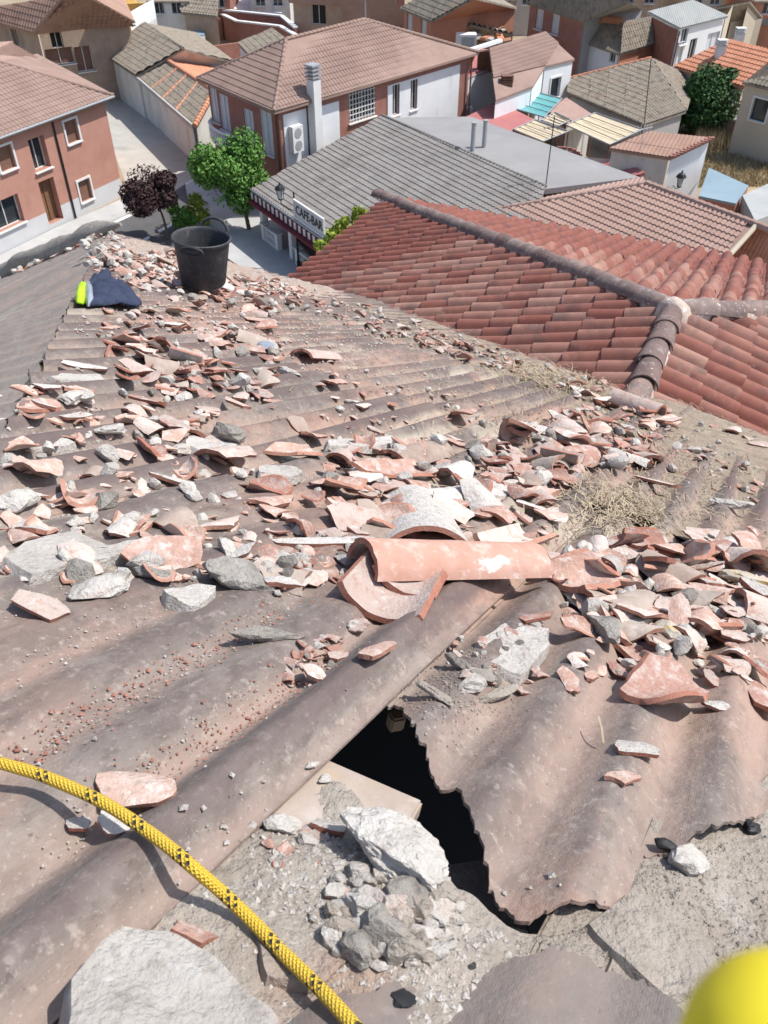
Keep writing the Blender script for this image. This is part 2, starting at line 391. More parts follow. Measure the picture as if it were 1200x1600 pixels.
# ------------------------------------------------------------------ old stone house top left
hb = thing('stone_house', at(120, 120, 0), 'old stone house with wide hipped tile roof in the top left corner', 'house')
A, B, C_, T, T2 = at(54, 51, 6.2), at(211, 33, 6.2), at(-60, 20, 6.2), at(101, -6, 9), at(140, -6, 9)
roof(hb, [A, B, T2, T], Mt['rf_redold'], (.42, .5, .12, .04)); roof(hb, [A, C_, T], Mt['rf_redold'], (.42, .5, .12, .04)); ridge_caps(hb, A, T, Mt['rf_redold'], .16)
roof(hb, [B, T2, at(190, -12, 6.2)], Mt['rf_redold'], None)
c = (A+B+C_)/3 + Vector((0, 8, 0))
wall(hb, A, B, 0, Mt['stone'], [(89, 63, 1.0, 1.2, 'dark', .4), (94, 88, 2.4, 1.3, 'shut', .3), (132, 92, 1.5, 2.0, 'shut', .3)], .5, c)
wall(hb, A, C_, 0, Mt['stone'], [(23, 58, .9, 1.3, 'dark', .4)], .5, c)
hb = thing('white_outhouse', at(215, 55, 0), 'small white wall bright in the sun behind the stone house', 'wall')
mb = MB(); p0, p1 = at(206, 52, 3), at(228, 38, 3); mb.prism([p0, p1, p1+Vector((.5, 3, 0)), p0+Vector((.5, 3, 0))], (0, 0, 1.8)); mb.build('wall', Mt['white'], hb)
mb = MB(); mb.prism([Vector((p.x, p.y, 0)) for p in (p0, p1, p1+Vector((.5, 3, 0)), p0+Vector((.5, 3, 0)))], (0, 0, 2.99)); mb.build('wall_base', Mt['oldwhite'], hb)

# ------------------------------------------------------------------ low whitewashed houses along the street
hb = thing('low_house', at(190, 130, 0), 'low whitewashed house with sagging grey tile roof along the shaded street wall', 'house')
A, B, T0, T1 = at(160, 83, 3.4), at(213, 119, 3.4), at(227, 38, 5.4), at(286, 76, 5.4)
roof(hb, [A, B, T1, T0], Mt['rf_old'], (.34, .5, .1, .03)); roof(hb, [T0, T1, at(366, 97, 3.6), at(305, 50, 3.6)], Mt['rf_old'], (.34, .5, .1, .03), (0, 1)); ridge_caps(hb, T0, T1, Mt['rf_old'], .16)
c = (A+B+T0+T1)/4
wall(hb, A, B, 0, Mt['oldwhite'], [(190, 140, 1.1, 2.6, 'door', .3), (178, 128, .8, 1.2, 'dark', .3)], .2, c)
wall(hb, B, at(366, 97, 3.6), 0, Mt['oldwhite'], (), .2, c, apex=T1)
hb = thing('low_shed', at(280, 215, 0), 'low shed with orange edged tile roof and long blank street wall', 'shed')
A, B, T0, T1 = at(212, 119, 3.2), at(304, 198, 3.2), at(258, 93, 4.4), at(334, 143, 4.4)
roof(hb, [A, B, T1, T0], Mt['rf_old'], (.34, .5, .1, .03)); roof(hb, [T0, T1, at(375, 140, 3.4), at(320, 96, 3.4)], Mt['rf_orange'], (.34, .5, .1, .03))
ridge_caps(hb, T0, T1, Mt['rf_orange'], .2); ridge_caps(hb, A, T0, Mt['rf_orange'], .22); ridge_caps(hb, B, T1, Mt['rf_orange'], .2)
for k in (.3, .5, .72): ridge_caps(hb, A.lerp(B, k), T0.lerp(T1, k), Mt['rf_orange'], .1, up=.08)
c = (A+B+T0+T1)/4
wall(hb, A, B, 0, Mt['oldwhite'], [(228, 168, 1.8, 2.4, 'dark', .15), (205, 155, 1.0, 1.4, 'dark', .2)], .2, c)
wall(hb, B, T1, 0, Mt['oldwhite'], (), .2, c)
mb = MB(); mb.tube([A+Vector((-.1, 0, .0)), B+Vector((-.1, 0, .0))], .16, 6); mb.build('eave_mortar', Mt['greywall'], hb, 60)

# ------------------------------------------------------------------ central brick and white house
hb = thing('brick_house', at(470, 300, 0), 'large brick and white house with brown hipped roof in the middle of the village', 'house')
ZE = 6.8
A, B, C_ = at(428, 175, ZE), at(748, 82, ZE), at(308, 123, ZE); D_ = B + C_ - A
T0, T1 = at(447, 62, 9.6), at(569, 31, 9.6)
c = (B+C_)/2
roof(hb, [A, B, T1, T0], Mt['rf_brown'], (.28, .42, .07, .035)); roof(hb, [A, C_, T0], Mt['rf_brown'], (.28, .42, .07, .035)); roof(hb, [B, D_, T1], Mt['rf_brown'], None); roof(hb, [D_, C_, T0, T1], Mt['rf_brown'], None)
for p, q in ((A, T0), (C_, T0), (T0, T1), (B, T1)): ridge_caps(hb, p, q, Mt['rf_brown'], .12)
wR = wall(hb, A, B, 0, Mt['brick'], [(566, 163, 2.6, 1.9, 'sash', .15), (618, 156, .75, 2.0, 'glass', .2), (646, 148, .75, 2.0, 'glass', .2)], .5, c)
a_, d_, n_ = wR[1:]
def panel(x, y, w, h, m='white', off=.03, name='white_panel'):
    q = on_plane(x, y, a_, n_); fm = Matrix((d_, Vector((0, 0, 1)), n_)).transposed(); mb = MB(); mb.box(q + n_*off, (w/2, h/2, .03), fm); return mb.build(name, Mt[m], hb)
q0 = on_plane(605, 165, a_, n_); s0 = (q0-a_).dot(d_); q1 = on_plane(716, 140, a_, n_); s1 = (q1-a_).dot(d_)
fm = Matrix((d_, Vector((0, 0, 1)), n_)).transposed()
# white rendered half of the long wall, in strips round the two windows
ws = sorted(((on_plane(x, y, a_, n_)-a_).dot(d_), on_plane(x, y, a_, n_).z) for x, y in ((618, 156), (646, 148)))
xs = [s0, ws[0][0]-.375, ws[0][0]+.375, ws[1][0]-.375, ws[1][0]+.375, s1]
for k in range(5):
    spans = [(2.0, 6.2)] if k in (0, 2, 4) else [(2.0, ws[k//2][1]-1.0), (ws[k//2][1]+1.0, 6.2)]
    for z0, z1 in spans:
        mb = MB(); mb.box(a_ + d_*((xs[k]+xs[k+1])/2) + n_*.03 + Vector((0, 0, (z0+z1)/2)), ((xs[k+1]-xs[k])/2-.0005, (z1-z0)/2, .03), fm); mb.build('white_render', Mt['white'], hb)
panel(463, 228, 2.0, 4.2); panel(512, 208, 2.2, 3.6)
q = on_plane(486, 190, a_, n_); mb = MB(); mb.box(Vector((q.x, q.y, 4.6)) + n_*.42, (.32, 3.4, .32), fm); o = mb.build('chimney', Mt['trim'], hb)
mb = MB(); [mb.box(Vector((q.x, q.y, 8.15+.22*k)) + n_*.42, (.38, .05, .38), fm) for k in range(4)]; mb.box(Vector((q.x, q.y, 8.4)) + n_*.42, (.22, .45, .22), fm); mb.build('chimney_cap', Mt['steel'], o)
q = on_plane(458, 215, a_, n_); mb = MB(); mb.box(q + n_*.3, (.45, .8, .2), fm); o = mb.build('air_conditioner', Mt['trim'], hb)
for dz in (-.38, .38):
    mb = MB(); mb.lathe(q + n_*.505 + Vector((0, 0, dz)), [(0, 0), (.3, 0), (.3, .02), (0, .02)], 16, axis=fm); mb.build('fan_grille', Mt['steel'], o)
# glazed grid in the stair window
q = on_plane(566, 163, a_, n_); mb = MB()
for k in range(9): mb.box(q + d_*(-1.2+.3*k) - n_*.03, (.02, .95, .03), fm)
for k in range(6): mb.box(q + Vector((0, 0, -.8+.32*k)) - n_*.025, (1.3, .02, .03), fm)
mb.build('window_grid', Mt['trim'], hb)
wL = wall(hb, C_, A, 0, Mt['brick'], [(351, 176, 1.3, 2.3, 'wshut', .15), (390, 200, 1.2, 2.3, 'wshut', .15), (418, 208, 1.3, 2.6, 'wshut', .1), (335, 163, 1.0, 2.3, 'wshut', .15)], .5, c)
a2, d2, n2 = wL[1:]
q0, q1 = on_plane(335, 195, a2, n2), on_plane(404, 226, a2, n2); zb = 3.3
pts = [a2 + d2*((q0-a2).dot(d2)) , None, None, a2 + d2*((q1-a2).dot(d2))]; 
arc = [pts[0].lerp(pts[3], t) + n2*(.15+1.1*math.sin(math.pi*t)**.6) for t in [k/10 for k in range(11)]]
mb = MB(); mb.prism([Vector((p.x, p.y, zb)) for p in arc], (0, 0, .18)); me = mb.mesh('balcony_slab'); recalc(me); bal = link('balcony', me, Mt['trim'], hb)
mb = MB(); mb.tube([Vector((p.x, p.y, zb+1.05)) for p in arc], .09, 6); mb.build('handrail', Mt['trim'], bal)
for k in range(30):
    t = (k+.5)/30*10; p = arc[int(t)].lerp(arc[min(10, int(t)+1)], t-int(t)); mb = MB(); mb.lathe(Vector((p.x, p.y, zb+.18)), [(.07, 0), (.035, .1), (.075, .35), (.035, .7), (.07, .82)], 6); mb.build('baluster', Mt['trim'], bal)
for (p, nm) in ((A, 0), (B, 0)):
    mb = MB(); q = Vector((p.x, p.y, 0)).lerp(Vector((c.x, c.y, 0)), .05); mb.tube([Vector((q.x, q.y, .2)), Vector((q.x, q.y, ZE-.3))], .07, 6); mb.build('downpipe', Mt['shutter'], hb)

# ------------------------------------------------------------------ bar with grey tile roof
hb = thing('bar_building', at(450, 400, 0), 'single-storey bar with grey tile roof and white balustraded terrace below the brick house', 'bar')
A, B = at(393, 296, 3.1), at(520, 384, 3.1); d_ = (B-A).normalized()
T0, T1 = at(597, 181, 5.2), at(852, 292, 5.2)
far = B + d_*14
nrm = (B-A).cross(T0-A).normalized()
roof(hb, [A, far, T1, T0], Mt['rf_grey'], (.3, .42, .07, .05))
ridge_caps(hb, T0, T1, Mt['rf_grey'], .1)
fl = [T0+Vector((0, 0, -.12)), T1+Vector((0, 0, -.12)), at(1000, 277, 5.08), at(735, 182, 5.08)]
mb = MB(); mb.prism([p-Vector((0, 0, .3)) for p in fl], (0, 0, .3)); me = mb.mesh('flat_roof'); recalc(me); fr = link('flat_roof', me, Mt['membrane'], hb)
for x, y, h in ((738, 236, 2.3), (756, 230, 2.2)):
    mb = MB(); q = at(x, y, 5.08); mb.tube([q, q+Vector((0, 0, h*.7))], .14, 8); mb.tube([q+Vector((0, 0, h*.7)), q+Vector((0, 0, h*.72))], .18, 8); mb.build('flue_pipe', Mt['steel'], fr)
q = at(853, 289, 5.08); mb = MB(); mb.tube([q, q+Vector((0, 0, 3.6))], .03, 5); mb.tube([q+Vector((-.5, 0, 3)), q+Vector((.5, .2, 3))], .02, 4)
for k in range(5): mb.tube([q+Vector((-.45+.22*k, -.3, 3)), q+Vector((-.45+.22*k, .35, 3))], .012, 4)
mb.build('antenna', Mt['iron'], hb)
# terrace front
n_ = Vector((d_.y, -d_.x, 0)); c = T0
if n_.dot(c-A) > 0: n_ = -n_
fm = Matrix((d_, Vector((0, 0, 1)), n_)).transposed()
back = wall(hb, A - n_*2.2, far - n_*2.2, 0, Mt['maroon'], (), .3, c, drop=.0)
L_ = (far-A).length
for s in (.35, 4.2, 8.4, 12.5):
    mb = MB(); mb.box(A + d_*s - n_*.5 + Vector((0, 0, -1.7)), (.2, 1.35, .2), fm); mb.box(A + d_*s - n_*.5 + Vector((0, 0, -.42)), (.27, .08, .27), fm); mb.build('pillar', Mt['trim'], hb)
for s0, s1 in ((.7, 2.6), (5.2, 8.1)):
    for s in (s0, s1):
        mb = MB(); mb.box(Vector((*(A + d_*s - n_*.3).xy, .55)), (.16, .55, .16), fm); mb.box(Vector((*(A + d_*s - n_*.3).xy, 1.14)), (.22, .04, .22), fm); mb.build('balustrade_post', Mt['trim'], hb)
    mb = MB(); mb.box(Vector((*(A + d_*((s0+s1)/2) - n_*.3).xy, 1.0)), ((s1-s0)/2-.17, .06, .12), fm); mb.box(Vector((*(A + d_*((s0+s1)/2) - n_*.3).xy, .12)), ((s1-s0)/2-.17, .12, .14), fm); mb.build('balustrade_rail', Mt['trim'], hb)
    nb = int((s1-s0)/.24)
    for k in range(1, nb):
        p = A + d_*(s0+(s1-s0)*k/nb) - n_*.3; mb = MB(); mb.lathe(Vector((p.x, p.y, .24)), [(.07, 0), (.04, .08), (.085, .28), (.04, .55), (.07, .7)], 6); mb.build('baluster', Mt['trim'], hb)
ns = 46; 
for k in range(ns):
    p = A + d_*(.2+k*.28) + n_*.1; mb = MB(); mb.box(Vector((p.x, p.y, 2.78)), (.138, .2, .012), fm); mb.build('awning_stripe', Mt['maroon' if k % 2 else 'trim'], hb)
mb = MB(); mb.box(A + d_*6.6 + n_*.12 + Vector((0, 0, -.62)), (6.4, .05, .3), fm); mb.build('awning_valance', Mt['maroon'], hb)
mb = MB(); mb.tube([A + n_*.05 + Vector((0, 0, .0)), far + n_*.05 + Vector((0, 0, .0))], .08, 6); mb.build('gutter', Mt['steel'], hb)
sg = thing('cafe_sign', A + d_*6.8, 'white framed café bar sign standing on the edge of the grey tile roof', 'sign')
q = A + d_*7.4 + n_*.0 + Vector((0, 0, .65)); mb = MB()
for x, y, hx, hy in ((0, .5, 1.75, .05), (0, -.5, 1.75, .05), (-1.7, 0, .05, .45), (1.7, 0, .05, .45)): mb.box(q + d_*x + Vector((0, 0, y)), (hx, hy, .05), fm)
mb.build('frame', Mt['trim'], sg)
mb = MB(); mb.box(q - n_*.02, (1.65, .45, .015), fm); mb.build('board', Mt['plinth'], sg)
tx = bpy.data.curves.new('lettering', 'FONT'); tx.body = 'CAFE-BAR'; tx.size = .72; tx.extrude = .015; tx.align_x = 'CENTER'; tx.align_y = 'CENTER'
tmp = bpy.data.objects.new('tmp', tx); COL.objects.link(tmp); bpy.context.view_layer.update()
dg = bpy.context.evaluated_depsgraph_get(); me = bpy.data.meshes.new_from_object(tmp.evaluated_get(dg)); bpy.data.objects.remove(tmp)
link('lettering', me, Mt['iron'], sg, Matrix.Translation(q + n_*.012) @ fm.to_4x4() @ Matrix.Diagonal((.95, 1, 1, 1)))
pl = thing('planter', Vector((*(A + d_*8.3 + n_*.3).xy, .13)), 'leafy green plant in a stone planter at the foot of the bar terrace', 'planter')
p = A + d_*7.2 + n_*.25; mb = MB(); mb.lathe(Vector((p.x, p.y, .13)), [(0, 0), (.3, 0), (.38, .45), (.3, .45), (.28, .3), (0, .3)], 10); mb.build('pot', Mt['trim'], pl)
plant_spot = Vector((p.x, p.y, .75))
p = A + d_*8.6 + n_*.3; mb = MB(); mb.box(Vector((p.x, p.y, .6)), (.22, .45, .2), fm); mb.box(Vector((p.x, p.y, 1.08)), (.25, .04, .23), fm)
tag(mb.build('litter_bin', Mt['cream']), 'small cream litter bin beside the bar terrace planter', 'bin')

# ------------------------------------------------------------------ street lamp by the bar
base = at(467, 420, 0); r_ = ray(454, 300); top = CAM + r_*((base.y)/r_.y)
lp = thing('street_lamp', base, 'black iron street lamp with side lantern in front of the bar', 'street lamp')
hh = top.z
mb = MB(); mb.tube([base, base+Vector((0, 0, .5)), base+Vector((0, 0, .52)), Vector((base.x, base.y, hh))], [.12, .1, .06, .045], 8); mb.build('post', Mt['iron'], lp)
q = Vector((base.x-.75, base.y, hh-.3)); mb = MB(); mb.tube([Vector((base.x, base.y, hh-1.1)), Vector((base.x-.35, base.y, hh-.95)), q-Vector((0, 0, .35)), q-Vector((0, 0, .1))], .03, 6); mb.build('bracket', Mt['iron'], lp)
def lantern(parent, q, k=1.0):
    mb = MB()
    for an in range(4):
        t = math.pi/2*an+.4; mb.tube([q+Vector((.13*k*math.cos(t), .13*k*math.sin(t), -.1*k)), q+Vector((.24*k*math.cos(t), .24*k*math.sin(t), .45*k))], .02*k, 4)
    mb.lathe(q, [(.02*k, -.2*k), (.14*k, -.12*k), (.14*k, -.08*k)], 8); mb.lathe(q+Vector((0, 0, .45*k)), [(.32*k, 0), (.2*k, .18*k), (.06*k, .26*k), (.05*k, .36*k), (0, .42*k)], 8)
    o = mb.build('lantern', Mt['iron'], parent)
    mb = MB(); mb.lathe(q, [(.11*k, -.08*k), (.21*k, .44*k)], 4); mb.build('lantern_glass', Mt['wshutter'], o)
lantern(lp, q)

# ------------------------------------------------------------------ building with dusty pink roof right of the bar
hb = thing('pink_roof_house', at(1000, 400, 0), 'house with dusty pink tile roof just beyond the red tiled wing', 'house')
A, B = at(1010, 288, 6.6), at(1182, 352, 6.6); X0 = at(1040, 470, 4.3)
pp = roof(hb, [A, B, X0, (1118, 424), (1060, 520), (700, 440), (745, 333)][:3] + [(760, 470), (742, 333)], Mt['rf_pink'], (.24, .36, .075, .05)) if False else None
n_ = (B-A).cross(X0-A).normalized()
pts = [A, B] + [on_plane(x, y, A, n_) for x, y in ((1112, 430), (1020, 560), (720, 470), (742, 334))]
roof(hb, pts, Mt['rf_pink'], (.26, .37, .075, .05))
ridge_caps(hb, A, B+(B-A)*.4, Mt['rf_pink'], .17); ridge_caps(hb, pts[5], A, Mt['rf_pink'], .14)
roof(hb, [pts[5], A, at(1005, 279, 5.2), (846, 294), (752, 328)], Mt['rf_pink'], (.26, .37, .06, .04))
mb = MB(); mb.tube([B+Vector((0, 0, .02)), pts[2]+Vector((0, 0, .02))], .14, 6); mb.build('verge_mortar', Mt['cream'], hb, 60)
q = B + (B-A)*1.4
rr = P3([at(1182, 356, 6.4), at(1400, 440, 6.4), at(1120, 425, 4.2)])
n2 = (rr[1]-rr[0]).cross(rr[2]-rr[0]).normalized()
ss = thing('orange_roof_house', at(1180, 480, 0), 'plain orange tile roof at the right edge beside the pink roof', 'house')
roof(ss, [rr[0], rr[1], on_plane(1400, 620, rr[0], n2), on_plane(1080, 560, rr[0], n2), rr[2]], Mt['rf_orange'], (.2, .34, .03, .02))
pav = [Vector((p.x, p.y, 0)) for p in pts[:3]]
wall(ss, B, rr[1], 0, Mt['orangebrick'], (), .1)
wall(hb, pts[5], A, 0, Mt['oldwhite'], (), .3, pts[3])

# ------------------------------------------------------------------ white house with porch, terrace, tarpaulin, canvas shades
hb = thing('white_house', at(820, 190, 0), 'white house with brown tile roof behind the red terrace', 'house')
E0, E1 = at(773, 154, 4.6), at(898, 92, 6.0)
pp = roof(hb, [at(764, 76, 6.6), at(852, 50, 6.6), at(898, 92, 5.2), (852, 103), (833, 134), (775, 156)], Mt['rf_brown'], (.28, .4, .06, .03))
c = sum(pp, Vector())/6
wall(hb, pp[3]+Vector((0, 0, -.0)), pp[2], 0, Mt['white'], [(867, 137, 1.3, 1.5, 'tglass')], .1, c)
wall(hb, pp[4], pp[3], 0, Mt['white'], (), .1, c); wall(hb, pp[5], pp[4], 0, Mt['white'], (), .1, c); wall(hb, pp[2], pp[1], 0, Mt['white'], (), .1, c)
q = at(790, 152, 4.2); chimney(hb, q-Vector((0, 0, 1.2)), 2.3, .4, Mt['shutter'])
pr = thing('white_porch', at(745, 180, 0), 'white walled upper porch with open window beside the brick house', 'porch')
A, B, C_ = at(727, 122, 5.0), at(778, 104, 5.0), at(748, 78, 5.0); c = (B+C_)/2
wall(pr, A, B, 0, Mt['white'], (), 0, c, drop=0); wall(pr, B, at(800, 85, 5), 0, Mt['white'], (), 0, A, drop=0)
mb = MB()
for p in (A, B): mb.box(p + Vector((0, 0, .9)), (.12, .12, .9))
d_ = (B-A).normalized(); mb.box((A+B)/2 + Vector((0, 0, 1.85)), ((B-A).length/2+.1, .2, .1), Matrix.Rotation(math.atan2(d_.y, d_.x), 3, 'Z')); mb.build('porch_frame', Mt['white'], pr)
mb = MB(); mb.prism([A+Vector((0, 0, -.2)), B+Vector((0, 0, -.2)), at(790, 85, 5), C_], (0, 0, .15)); mb.build('porch_floor', Mt['redfloor'], pr)
mb = MB(); q = at(762, 95, 5.6); mb.box(q, (.8, .3, .7)); mb.build('cupboard', Mt['wood'], pr)
for x, y in ((727, 145), (725, 172)):
    q = at(x+4, y, 3.6 if y < 160 else 2.6); mb = MB(); mb.box(q + Vector((0, -.3, 0)), (.42, .18, .3)); o = mb.build('air_conditioner', Mt['trim'], pr); mb = MB(); mb.lathe(q+Vector((0, -.485, 0)), [(0, 0), (.22, 0), (.22, .01)], 12, axis=Matrix.Rotation(R(90), 3, 'X')); mb.build('fan_grille', Mt['steel'], o)
def flat(name, label, cat, pts, m, z, th=.2, walls=None, wm='oldwhite'):
    t = thing(name, at(*pts[0], 0), label, cat); p = [at(x, y, z) for x, y in pts]
    mb = MB(); mb.prism([q-Vector((0, 0, th)) for q in p], (0, 0, th)); me = mb.mesh('deck'); recalc(me); link('deck', me, Mt[m], t)
    if walls: 
        cc = sum(p, Vector())/len(p)
        for i, j in walls: wall(t, p[i], p[j], 0, Mt[wm], (), 0, cc, drop=th+.002)
    return t
flat('terrace', 'flat red painted terrace roof between the bar roof and the white house', 'terrace', [(725, 184), (777, 158), (836, 187), (800, 212)], 'redfloor', 3.4, .25, [(0, 3), (3, 2)], 'redfloor')
def cloth(name, label, cat, px, z, m, sag=.25, tilt=0, poles=True):
    p = [at(x, y, z + (tilt if k in (0, 3) else 0)) for k, (x, y) in enumerate(px)]; t = thing(name, Vector((p[0].x, p[0].y, 0)), label, cat)
    mb = MB(); n = 14; g = {}
    for th in (0, 1):
        for i in range(n+1):
            for j in range(n+1):
                a, b = i/n, j/n; q = (p[0]*(1-a)+p[1]*a)*(1-b)+(p[3]*(1-a)+p[2]*a)*b
                s = sag*(abs(math.sin(a*math.pi*4))*.35+math.sin(math.pi*a)*.3)*math.sin(math.pi*b)**.5
                g[th, i, j] = len(mb.v); mb.v.append((q.x, q.y, q.z - s - .015*th))
    for th in (0, 1):
        for i in range(n):
            for j in range(n):
                f = (g[th, i, j], g[th, i+1, j], g[th, i+1, j+1], g[th, i, j+1]); mb.f.append(f if th == 0 else f[::-1]); mb.m.append(0)
    me = mb.mesh('sheet', 50); recalc(me); link('sheet', me, Mt[m], t)
    if poles:
        for k in range(4):
            mb = MB(); mb.tube([Vector((p[k].x, p[k].y, 0)), p[k]+Vector((0, 0, .05))], .05, 6); mb.build('pole', Mt['shutter'], t)
            mb = MB(); mb.tube([p[k]+Vector((0, 0, .05)), p[(k+1) % 4]+Vector((0, 0, .05))], .04, 6); mb.build('rail', Mt['steel'], t)
        for k in (1, 2, 3):
            mb = MB(); mb.tube([p[0].lerp(p[1], k/4)+Vector((0, 0, .04)), p[3].lerp(p[2], k/4)+Vector((0, 0, .04))], .025, 5); mb.build('cross_bar', Mt['iron'], t)
    return t
cloth('tarpaulin', 'teal green tarpaulin stretched beside the white house', 'tarpaulin', [(790, 166), (832, 143), (878, 155), (850, 184)], 3.4, 'teal', .15)
cloth('canvas_shade', 'beige canvas shade nearest the red terrace', 'canopy', [(802, 203), (836, 188), (888, 206), (848, 222)], 3.5, 'canvas')
cloth('canvas_shade', 'large beige canvas shade with blue rail below the old grey roof', 'canopy', [(884, 196), (930, 177), (1004, 203), (952, 227)], 3.5, 'canvas')
cloth('canvas_shade', 'small beige canvas shade behind the other two', 'canopy', [(846, 189), (866, 176), (892, 188), (872, 198)], 3.5, 'canvas')
flat('pink_lean_to', 'flat faded pink lean-to roof beside the teal tarpaulin', 'roof', [(856, 172), (885, 152), (925, 178), (885, 196)], 'rf_pink', 3.3, .2, [(0, 3), (3, 2)])
flat('patio_wall', 'ochre patio wall under the canvas shades', 'wall', [(800, 222), (850, 236), (905, 240), (845, 205)], 'ochre', 1.2, .3, [(0, 1), (1, 2)], 'ochre')
# archway wall
t = thing('arched_wall', at(880, 262, 0), 'white patio wall with a brick arch below the canvas shades', 'wall')
a0, a1 = at(846, 240, 2.7), at(968, 250, 2.7); w_ = wall(t, a0, a1, 0, Mt['oldwhite'], [(878, 262, 2.2, 2.2, 'dark', .5)], 0, at(900, 200, 2), drop=0)
q = on_plane(878, 262, w_[1], w_[3]); fm = Matrix((w_[2], Vector((0, 0, 1)), w_[3])).transposed(); mb = MB()
for k in range(11):
    an = math.pi*k/10; mb.box(q + w_[2]*(1.15*math.cos(an)) + Vector((0, 0, .75+.55*math.sin(an))) + w_[3]*.05, (.16, .12, .08), fm)
mb.build('brick_arch', Mt['brick'], t)
t = thing('striped_lean_to', at(965, 280, 0), 'red and cream ribbed lean-to roof in front of the white shed', 'roof')
roof(t, [at(968, 247, 2.8), at(1008, 270, 2.8), at(975, 284, 2.2), (918, 262)], Mt['redfloor'], (.3, 5, .06, 0))
roof(t, [at(930, 256, 2.9), at(918, 262, 2.62), at(968, 284, 2.35), (960, 276)], Mt['cream'], None)
t = thing('white_shed', at(1040, 290, 0), 'white walled shed with brown sloping roof and a wall lantern', 'shed')
pp = roof(t, [at(952, 232, 3.8), at(1048, 247, 3.8), at(1114, 216, 4.5), (1014, 206)], Mt['rf_redold'], (.26, 2, .03, .02))
c = sum(pp, Vector())/4
wall(t, pp[0], pp[1], 0, Mt['oldwhite'], (), .15, c, drop=.16); ww = wall(t, pp[1], pp[2], 0, Mt['white'], (), .15, c, drop=.16)
mb = MB(); [mb.box(pp[1].lerp(pp[2], (k+.5)/12)+Vector((0, 0, .05)), (.2, .13, .07)) for k in range(12)]; mb.build('verge_bricks', Mt['brick'], t)
q = on_plane(1053, 285, ww[1], ww[3]) + ww[3]*.5; lantern(t, q, 1.1); mb = MB(); mb.tube([q-Vector((0, 0, .2))-ww[3]*.5, q-Vector((0, 0, .35))-ww[3]*.25, q-Vector((0, 0, .2))], .025, 5); mb.build('bracket', Mt['iron'], t)
q = at(1000, 236, 4); mb = MB(); mb.tube([q, q+Vector((0, 0, 1.6))], .025, 5); mb.tube([q+Vector((-.7, 0, 1.2)), q+Vector((.6, .3, 1.4))], .018, 4)
for k in range(6): mb.tube([q+Vector((-.6+.2*k, 0, .95+.04*k)), q+Vector((-.6+.2*k, .1, 1.5+.04*k))], .012, 4)
tag(mb.build('tv_antenna', Mt['trim']), 'white television antenna on the brown shed roof', 'antenna')
flat('blue_roof', 'flat pale blue sheet roof beside the dry field', 'roof', [(1092, 306), (1108, 262), (1170, 290), (1150, 318)], 'blueroof', 2.6, .12, [(0, 3), (3, 2)], 'orangebrick')
t = flat('grey_yard_wall', 'grey rendered yard building at the right edge below the dry field', 'wall', [(1160, 305), (1260, 260), (1300, 300), (1180, 345)], 'fibro', 2.8, .2, [(0, 3), (3, 2)], 'greywall')

# ------------------------------------------------------------------ old barn roof, right hand house, far houses
hb = thing('old_barn', at(1000, 220, 0), 'big old barn with weathered grey-brown tile roof and mossy lines', 'barn')
A, B = at(886, 146, 3.0), at(1006, 196, 3.0); T0, T1 = at(890, 122, 4.4), at(1017, 92, 5.4)
pp = roof(hb, [A, B, at(1017, 92, 5.4), (888, 124)], Mt['rf_old'], (.34, .5, .1, .03))
roof(hb, [B, at(1072, 174, 3.0), pp[2]], Mt['rf_old'], (.34, .5, .1, .03))
roof(hb, [at(1072, 174, 3.0), at(1086, 124, 3.0), pp[2]], Mt['rf_old'], (.34, .5, .1, .03))
ridge_caps(hb, pp[3], pp[2], Mt['rf_orange'], .16)
c = at(990, 140, 4)
wall(hb, B, at(1072, 174, 3.0), 0, Mt['greywall'], (), .2, c); wall(hb, A, B, 0, Mt['greywall'], (), .2, c)
for k in (.3, .52, .75): ridge_caps(hb, A.lerp(B, k), pp[3].lerp(pp[2], k), Mt['rf_old'], .09, up=.06)
hb = thing('beige_house', at(1190, 220, 0), 'beige rendered house with grey roof at the right edge beyond the tree', 'house')
pp = roof(hb, [at(1160, 128, 5.2), at(1260, 152, 5.2), at(1215, 82, 7), (1300, 100)], Mt['rf_old'], (.34, .5, .1, .03))
wall(hb, pp[0], pp[1], 0, Mt['cream'], [(1187, 172, 1.3, 1.5, 'tglass')], .2, pp[2])
flat('garden_wall', 'maroon brown lean-to wall in front of the beige house', 'wall', [(1146, 186), (1230, 212), (1250, 195), (1165, 172)], 'membrane', 2.2, .15, [(0, 1)], 'shutter')

hb = thing('gabled_house', at(700, 70, 0), 'orange brick gabled house at the top centre', 'house')
A, B, T = at(625, 13, 6), at(674, 33, 6), at(742, -4, 8.2)
pp = roof(hb, [A, B, T, (690, -22)], Mt['rf_old'], (.36, .5, .09, .03)); c = T + Vector((0, 15, 0))
wall(hb, A, B, 0, Mt['orangebrick'], [(640, 34, 1.1, 1.7, 'wshut'), (662, 43, 1.1, 1.7, 'wshut')], .3, c)
e2 = at(808, 12, 6); wall(hb, B, e2, 0, Mt['orangebrick'], (), .15, c, apex=T); roof(hb, [e2, T, at(760, -16, 6.5)], Mt['rf_old'], None)
hb = thing('ruined_house', at(760, 75, 0), 'low roof of loose stones and broken tiles beside the gabled house', 'house')
roof(hb, [at(690, 62, 3.4), at(790, 72, 3.4), at(800, 55, 4.6), (735, 38)], Mt['rf_old'], (.5, .6, .25, .1)); wall(hb, at(690, 62, 3.4), at(790, 72, 3.4), 0, Mt['stone'], (), .2)
